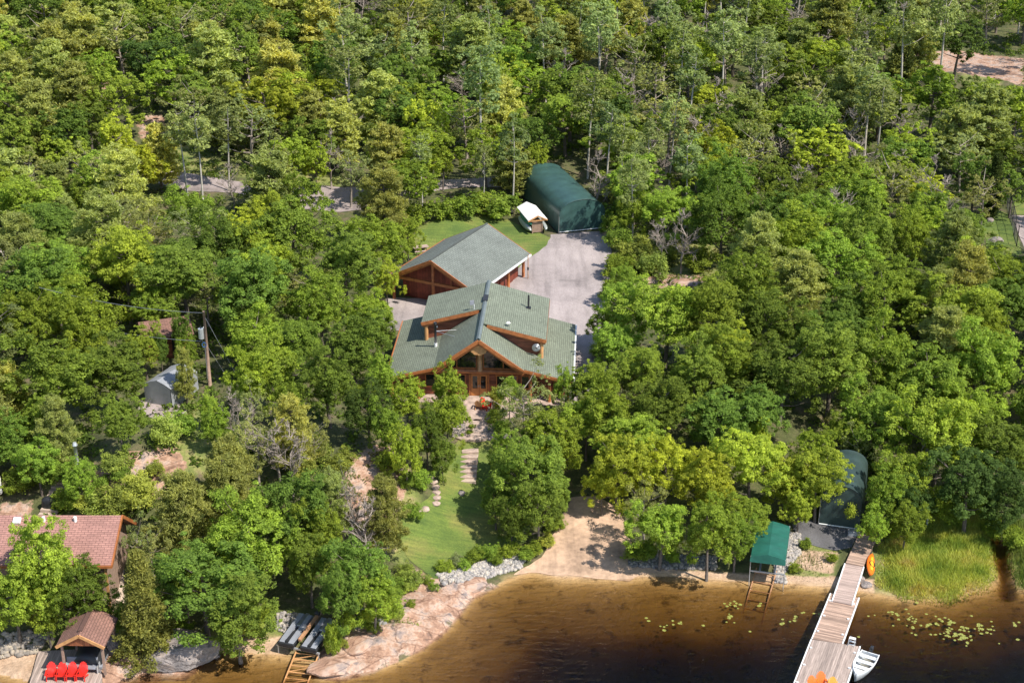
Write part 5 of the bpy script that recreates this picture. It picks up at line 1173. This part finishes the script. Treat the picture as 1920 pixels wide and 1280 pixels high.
# keep-out outlines in the photo for the automatic forest fill: clearings and buildings stay visible
KO = [[(740,560),(755,500),(800,440),(850,405),(950,400),(1000,340),(1050,320),(1140,390),(1150,440),(1145,560),(1110,620),(1130,720),(1080,760),(960,760),(930,830),(1000,940),(1040,960),(1090,910),(1180,940),(1200,1060),(1480,1060),(1400,1050),(1480,960),(1530,970),(1540,860),(1620,850),(1640,940),(1920,960),(1920,1280),(0,1280),(0,900),(120,880),(280,820),(360,850),(330,930),(700,850),(770,900),(860,820),(880,740),(730,700)],
 [(268,690),(345,690),(360,790),(265,790)],[(285,585),(335,585),(335,630),(285,630)],[(372,575),(405,575),(405,720),(372,720)],
 [(280,315),(430,325),(430,370),(280,345)],[(590,340),(660,340),(660,410),(600,400)],[(1690,95),(1930,90),(1930,170),(1850,150),(1700,130)],
 [(1840,395),(1930,380),(1930,490),(1840,470)],[(1225,490),(1325,490),(1325,550),(1225,550)],[(262,210),(310,210),(310,260),(262,260)]]
HB = [(t[1], t[2], t[3]*PROTO[(SPEC[t[0]][0], 0)][0][2]*.5, t[5], t[6]) for t in TREES if t[0] not in 'DBWZV']
FILL = []
yy = 108.0; row = 0
while yy < 330:
    half = yy*.36+14; st_ = 5.0+.012*(yy-108); xx = -half+(row % 2)*st_/2
    while xx < half:
        x_ = xx+prs.uniform(-1.9, 1.9); y_ = yy+prs.uniform(-1.7, 1.7); z_ = hz(x_, y_)
        FILL.append((x_, y_, z_)); xx += st_
    yy += 5.3+.012*(yy-108); row += 1
def kindfor(px, py, x_, y_):
    r_ = prs.random(); n1 = float(fbm(np.array(x_+300), np.array(y_), 30, 2))
    if py < 330 and px < 640: pl = 'PPPQQMMOOYGM' if n1 > -.03 or px < 260 else 'OOMMKQPOGM'
    elif py < 330 and px < 1150: pl = 'MMOOYAAAPPQMMGD' if n1 > -.05 else 'OOMMMKQP'
    elif py < 330: pl = 'MYAAMOGQAYAMGDDA' if n1 > 0 else 'OOMAAMKGYQDAG'
    elif px < 700: pl = 'OMMOMQGOM' if py > 440 else 'QPOMGYMQ'
    else: pl = 'MMOOOMMYGQ'
    return pl[int(r_*len(pl))]
for (x_, y_, z_) in FILL:
    if any(seg_dist(np.array([x_]), np.array([y_]), [(0,0)])[0] < 0 for _ in ()): continue
    px0, py0 = proj(x_, y_, z_)
    if y_ < 112 and py0 > 1000: continue
    k = kindfor(px0, py0-60, x_, y_); sp = SPEC[k][0]; parts, hc, W0 = PROTO[(sp, 0)][0]
    s_ = prs.uniform(.80, 1.15)*(1.0 if sp != 'aspen' else 1.15)*(1+.12*(y_ > 190)); zs = s_*prs.uniform(.82, 1.02)
    px_, py_ = proj(x_, y_, z_+hc*zs)
    if px_ < -110 or px_ > 2030 or py_ < -95: continue
    rpx = W0*.5*s_*F_PX/(y_*cP+(CH-z_-hc)*sP)
    bad = False
    for ki, K_ in enumerate(KO):
        for (qx, qy, m_) in ((px_, py_, .78 if ki in (0, 3) else .35), (px0, py0, .15 if ki == 0 else .0)):
            if float(sdist(np.array(qx), np.array(qy), K_)) > -rpx*m_: bad = True; break
        if bad: break
    if bad: continue
    # thin out where a hand-placed tree already stands
    for (hx, hy, hr, hpx, hpy) in HB:
        if (hx-x_)**2+(hy-y_)**2 < (hr*.62+1.7)**2: bad = True; break
    if bad: continue
    TREES.append([k, x_, y_, s_, zs, px_, py_])
print('TREES', len(TREES), {n_: sum(1 for t in TREES if SPEC[t[0]][1] == n_) for n_ in {v_[1] for v_ in SPEC.values()}})
for t in TREES[:NHAND]:      # a tree whose trunk would stand inside a building is grown in front of it instead
    k_ = 0
    hc_ = PROTO[(SPEC[t[0]][0], 0)][0][1]
    while infoot(t[1], t[2]) and k_ < (14 if t[1] < -29 and t[2] < 112 else 5):
        f_ = 1-.5/t[2]; t[1] *= f_; t[2] *= f_; t[4] += .5*.42/hc_; k_ += 1
TREES = [t for t in TREES if not infoot(t[1], t[2])]
groups = {}
for t in TREES:
    k, x_, y_, s_, zs, px_, py_ = t; bd = 1e9
    cx, cy = min(1910, max(10, px_)), min(1270, max(10, py_))
    for nm, lx, ly in LM:
        d_ = math.hypot(cx-lx, (cy-ly)*1.2)
        if d_ < bd: bd = d_; best = (nm, cx-lx, cy-ly)
    nm, dx_, dy_ = best
    if 'edge' in nm or 'corner' in nm or 'forest' in nm:
        rel = 'toward' if True else ''
        side = 'left' if dx_ < 0 else 'right'; vert = 'above' if dy_ < 0 else 'below'
        rel = ('just '+vert if abs(dy_)*1.3 > abs(dx_) else ('left of' if dx_ < 0 else 'right of'))
    else: rel = 'behind' if dy_ < -abs(dx_)*.8 else ('in front of' if dy_ > abs(dx_)*.8 else ('left of' if dx_ < 0 else 'right of'))
    rel = rel.replace('just ', '')
    groups.setdefault((SPEC[k][2], rel, nm), []).append((bd, t))
GN = {'tree': 'broadleaf trees of the forest', 'pine': 'pines of the forest', 'dead tree': 'bare dead trees in the forest', 'bush': 'bushes in the clearings'}
for (desc, rel, nm), L_ in groups.items():
    L_.sort(key=lambda a_: a_[0])
    for i, (bd, t) in enumerate(L_):
        k, x_, y_, s_, zs, px_, py_ = t; sp, name, _, cat = SPEC[k]
        rest = len(L_) > 1
        o_word = ('nearest ' if i == 0 else (ORD[min(i, 19)]+'nearest ')) if rest else ''
        lab = (o_word+desc+' '+rel+' '+nm).strip()
        lod = 0 if (y_ < 172) else 1
        P_ = PROTO[(sp, lod)]; parts, hc, W0 = P_[prs.randrange(len(P_))]
        r_ = thing(name, lab, cat, (x_, y_, hz(x_, y_)-.05), prs.uniform(0, 6.28), GN[cat] if cat in GN else None)
        r_.scale = (s_, s_, zs)
        if sp == 'broad': r_.scale = (s_*prs.uniform(.84, 1.12), s_*prs.uniform(.84, 1.12), zs*prs.uniform(.88, 1.12))
        base = TINT[k]; f_ = prs.uniform(.78, 1.25); wr = prs.uniform(-.09, .09)
        for pn, me in parts:
            c_ = link(pn, me, r_)
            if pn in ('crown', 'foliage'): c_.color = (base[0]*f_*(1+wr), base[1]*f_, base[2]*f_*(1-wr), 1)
# ------------------------------------------------ ground cover
def scatter(polys, dens, seed, excl=()):
    rg = np.random.default_rng(seed); XS = []; YS = []
    for P in polys:
        A = np.array([(q[0], q[1]) for q in P]); lo, hi = A.min(0), A.max(0); n_ = int((hi-lo).prod()*dens); X = rg.uniform(lo[0], hi[0], n_); Y = rg.uniform(lo[1], hi[1], n_)
        k = inpoly(X, Y, [tuple(a_) for a_ in A])
        for E_ in excl: k &= ~inpoly(X, Y, [(q[0], q[1]) for q in E_])
        XS.append(X[k]); YS.append(Y[k])
    return np.concatenate(XS), np.concatenate(YS), rg
def clumps(name, lab, cat, X, Y, rg, rad, nlf, lsz, colr, zoff=.0, flat=.7, mat='leaf'):
    Z = height(X, Y); n_ = len(X); R_ = rg.uniform(rad*.5, rad*1.3, n_); d_ = rdir(rg, n_*nlf); d_[:, 2] = np.abs(d_[:, 2])*flat
    P = np.repeat(np.stack([X, Y, Z+zoff], 1), nlf, 0)+d_*np.repeat(R_, nlf)[:, None]*rg.uniform(.5, 1.1, (n_*nlf, 1)); N = d_*.5+rdir(rg, n_*nlf)*.6+np.array([0, 0, .5])
    V_, F_ = quads(P, N, rg.uniform(.6, 1.3, len(P))*lsz, .6, rg); o_ = link(name, npmesh(name, V_, F_, M[mat])); o_.color = colr
    return tag(o_, lab, cat, None, 'stuff')
CLEAR = [gps(L_) for L_ in ([(862,815),(930,820),(970,930),(1010,1000),(1000,1045),(870,1068),(810,1090),(742,1000),(752,965),(810,935),(815,870)],
 [(770,430),(850,400),(930,402),(1040,440),(1145,433),(1146,560),(1130,640),(1142,700),(1128,760),(980,800),(860,800),(700,700),(720,550)],
 [(1060,920),(1130,925),(1190,960),(1200,1060),(1180,1095),(960,1085),(1020,1040)],[(270,318),(420,335),(640,345),(1000,330),(1000,352),(700,392),(560,392),(270,345)],
 [(1480,975),(1620,975),(1600,1100),(1470,1100)],[(1835,395),(1990,360),(1990,480),(1890,485)])]
FZ = [[(-60,105),(-22,104),(-10,118),(-16,140),(-22,160),(-10,178),(12,205),(14,160),(12,125),(22,112),(46,114),(110,290),(-110,290)]]
X, Y, rg = scatter(FZ, .42, 5, CLEAR+[[tuple(q[:2]) for q in z_] for z_ in rockz[4:7]])
k = (np.abs(X) < Y*.37+8); X = X[k]; Y = Y[k]; k = fbm(X, Y, 9, 2) > -.09
clumps('undergrowth', 'low leafy undergrowth covering the forest floor', 'undergrowth', X[k], Y[k], rg, .95, 26, .19, (.13, .185, .035, 1))
X, Y, rg = scatter([z_ for z_ in (meadz[0], meadz[1], meadz[2], meadz[4], meadz[5], meadz[7], meadz[8])], 1.1, 6, CLEAR)
k = fbm(X, Y, 5, 3) > -.07
clumps('weeds', 'low yellow-green weeds and junipers over the open slopes', 'weeds', X[k], Y[k], rg, .42, 22, .10, (.17, .18, .05, 1), 0, .5)
# grass blades
def blades(name, lab, polys, dens, hgt, colr, seed, excl=(), wd=.03, lean=.25):
    X, Y, rg = scatter(polys, dens, seed, excl); Z = height(X, Y); n_ = len(X); k = Z > -.45; X = X[k]; Y = Y[k]; Z = np.maximum(Z[k], -.2); n_ = len(X)
    pn = 1+.9*fbm(X, Y, 2.5, 3)*2
    E1 = np.min([seg_dist(X, Y, [(q[0], q[1]) for q in P_]) for P_ in polys], 0); h_ = rg.uniform(.5, 1.4, n_)*hgt*np.clip(pn, .25, 1.9)*(.45+.55*sstep(0, 2.2, E1)); keep = rg.random(n_) < .25+.75*sstep(0, 1.8, E1+1.2*fbm(X, Y, 1.5, 2)); h_ = h_*keep+.01; a_ = rg.uniform(0, 6.28, n_); ln_ = rg.normal(size=(n_, 2))*lean*h_[:, None]
    dx_, dy_ = np.cos(a_)*wd, np.sin(a_)*wd
    V_ = np.stack([np.stack([X-dx_, Y-dy_, Z-.05], 1), np.stack([X+dx_, Y+dy_, Z-.05], 1), np.stack([X+ln_[:, 0], Y+ln_[:, 1], Z+h_], 1)], 1).reshape(-1, 3)
    o_ = link(name, npmesh(name, V_, np.arange(n_*3).reshape(-1, 3), M['blade'], False, 3)); o_.color = colr; return tag(o_, lab, 'grass', None, 'stuff')
mz = gps([(1650,990),(1700,960),(1860,965),(1868,1000),(1872,1085),(1850,1108),(1780,1135),(1700,1125),(1640,1100)])
blades('marsh_grass', 'tall bright green marsh grass at the water right of the dock', [mz], 330, .55, (.42, .47, .09, 1), 8, (), .04, .45)
mz2 = gps([(1640,1085),(1750,1120),(1860,1095),(1868,1110),(1780,1142),(1690,1130)])
blades('reeds', 'pale green reeds growing out of the shallow water', [mz2], 110, .75, (.36, .38, .10, 1), 9, (), .03)
mz3 = gps([(1876,985),(1990,985),(1990,1118),(1905,1108),(1886,1060)])
blades('marsh_grass', 'dark green reeds beyond the narrow inlet at the right edge', [mz3], 260, .85, (.20, .27, .06, 1), 10, (), .035)
blades('grass_tufts', 'rough grass tufts on the sandy ground between canopy and walkway', [meadz[6]], 45, .28, (.15, .19, .05, 1), 11, (), .03)
blades('lawn_edge_grass', 'longer grass blades along the bottom edge of the lawn', [gps([(812,1080),(860,1052),(985,1022),(1000,1040),(900,1056),(840,1078)])], 90, .35, (.12, .2, .04, 1), 12)
blades('shore_grass', 'strip of fresh grass growing on the granite shore', [gps([(700,1166),(790,1163),(785,1174),(705,1178)]), gps([(610,1200),(640,1180),(650,1190),(622,1215)])], 120, .4, (.24, .34, .06, 1), 14)
X, Y, rg = scatter([gps([(600,1195),(700,1165),(790,1165),(780,1172),(700,1180),(620,1215)])], 60, 13)
# lily pads
lp = []
for (cx, cy, rx, ry, n_) in ((1300,1160,110,14,26),(1240,1172,40,12,8),(1400,1130,60,10,20),(1470,1165,40,10,10),(1445,1175,30,8,6),(1520,1150,40,14,12),(1700,1150,60,22,26),(1760,1165,70,22,44),(1830,1175,50,22,36),(1790,1190,60,14,24),(1800,1200,40,10,14),(1880,1185,30,20,6),(1640,1150,20,10,6),(1592,1192,8,4,4),(1360,1140,40,8,10),(1910,1200,14,10,4)):
    for _ in range(int(n_*(.3 if cx < 1500 else .42))):
        qx, qy = cx+prs.gauss(0, .55)*rx, cy+prs.gauss(0, .55)*ry
        for _2 in range(prs.choice((1, 1, 2, 4))): lp.append((qx+prs.gauss(0, 6), qy+prs.gauss(0, 3)))
pm = []
for v_ in range(4):
    ns_ = 12; rr = [1]*ns_; P = [(0, 0, 0)]
    for i in range(ns_+1):
        a_ = .22+(2*math.pi-.44)*i/ns_; q = 1+prs.uniform(-.06, .06); P.append((q*math.cos(a_), q*.85*math.sin(a_), 0))
    top = [(a_, b_, .02+.012*math.hypot(a_, b_)) for a_, b_, c_ in P]; n0 = len(top)
    me = bpy.data.meshes.new('lily_pad'); F_ = [(0, i, i+1) for i in range(1, n0-1)]; me.from_pydata(top, [], F_); me.materials.append(M['pad'] if 'pad' in M else M['leaf']); pm.append(me)
M_pad = plain('lily_pad_leaf', (.26, .27, .06), .4, .5, .8, 0, .05)
for me in pm: me.materials[0] = M_pad
for px_, py_ in lp:
    p_ = at(px_, py_, .0)
    if hz(p_.x, p_.y) > -.15 or 1470 < px_+.42*(py_-1280) < 1612-0 and 1500 < px_ < 1610 and py_ > 1115 and px_ > 1660-(py_-1060)*.52 and px_ < 1650-(py_-1060)*.32: continue
    o_ = link('lily_pad', prs.choice(pm), None, (p_.x, p_.y, .004)); s_ = prs.uniform(.08, .17); o_.scale = (s_, s_, s_); o_.rotation_euler = (0, 0, prs.uniform(0, 6.28))
    side = 'right of the dock' if px_ > 1600-(py_-1120)*.38 else 'left of the dock'
    tag(o_, 'small yellow-green lily pad floating on the dark water '+side, 'lily pad', 'lily pads '+side)
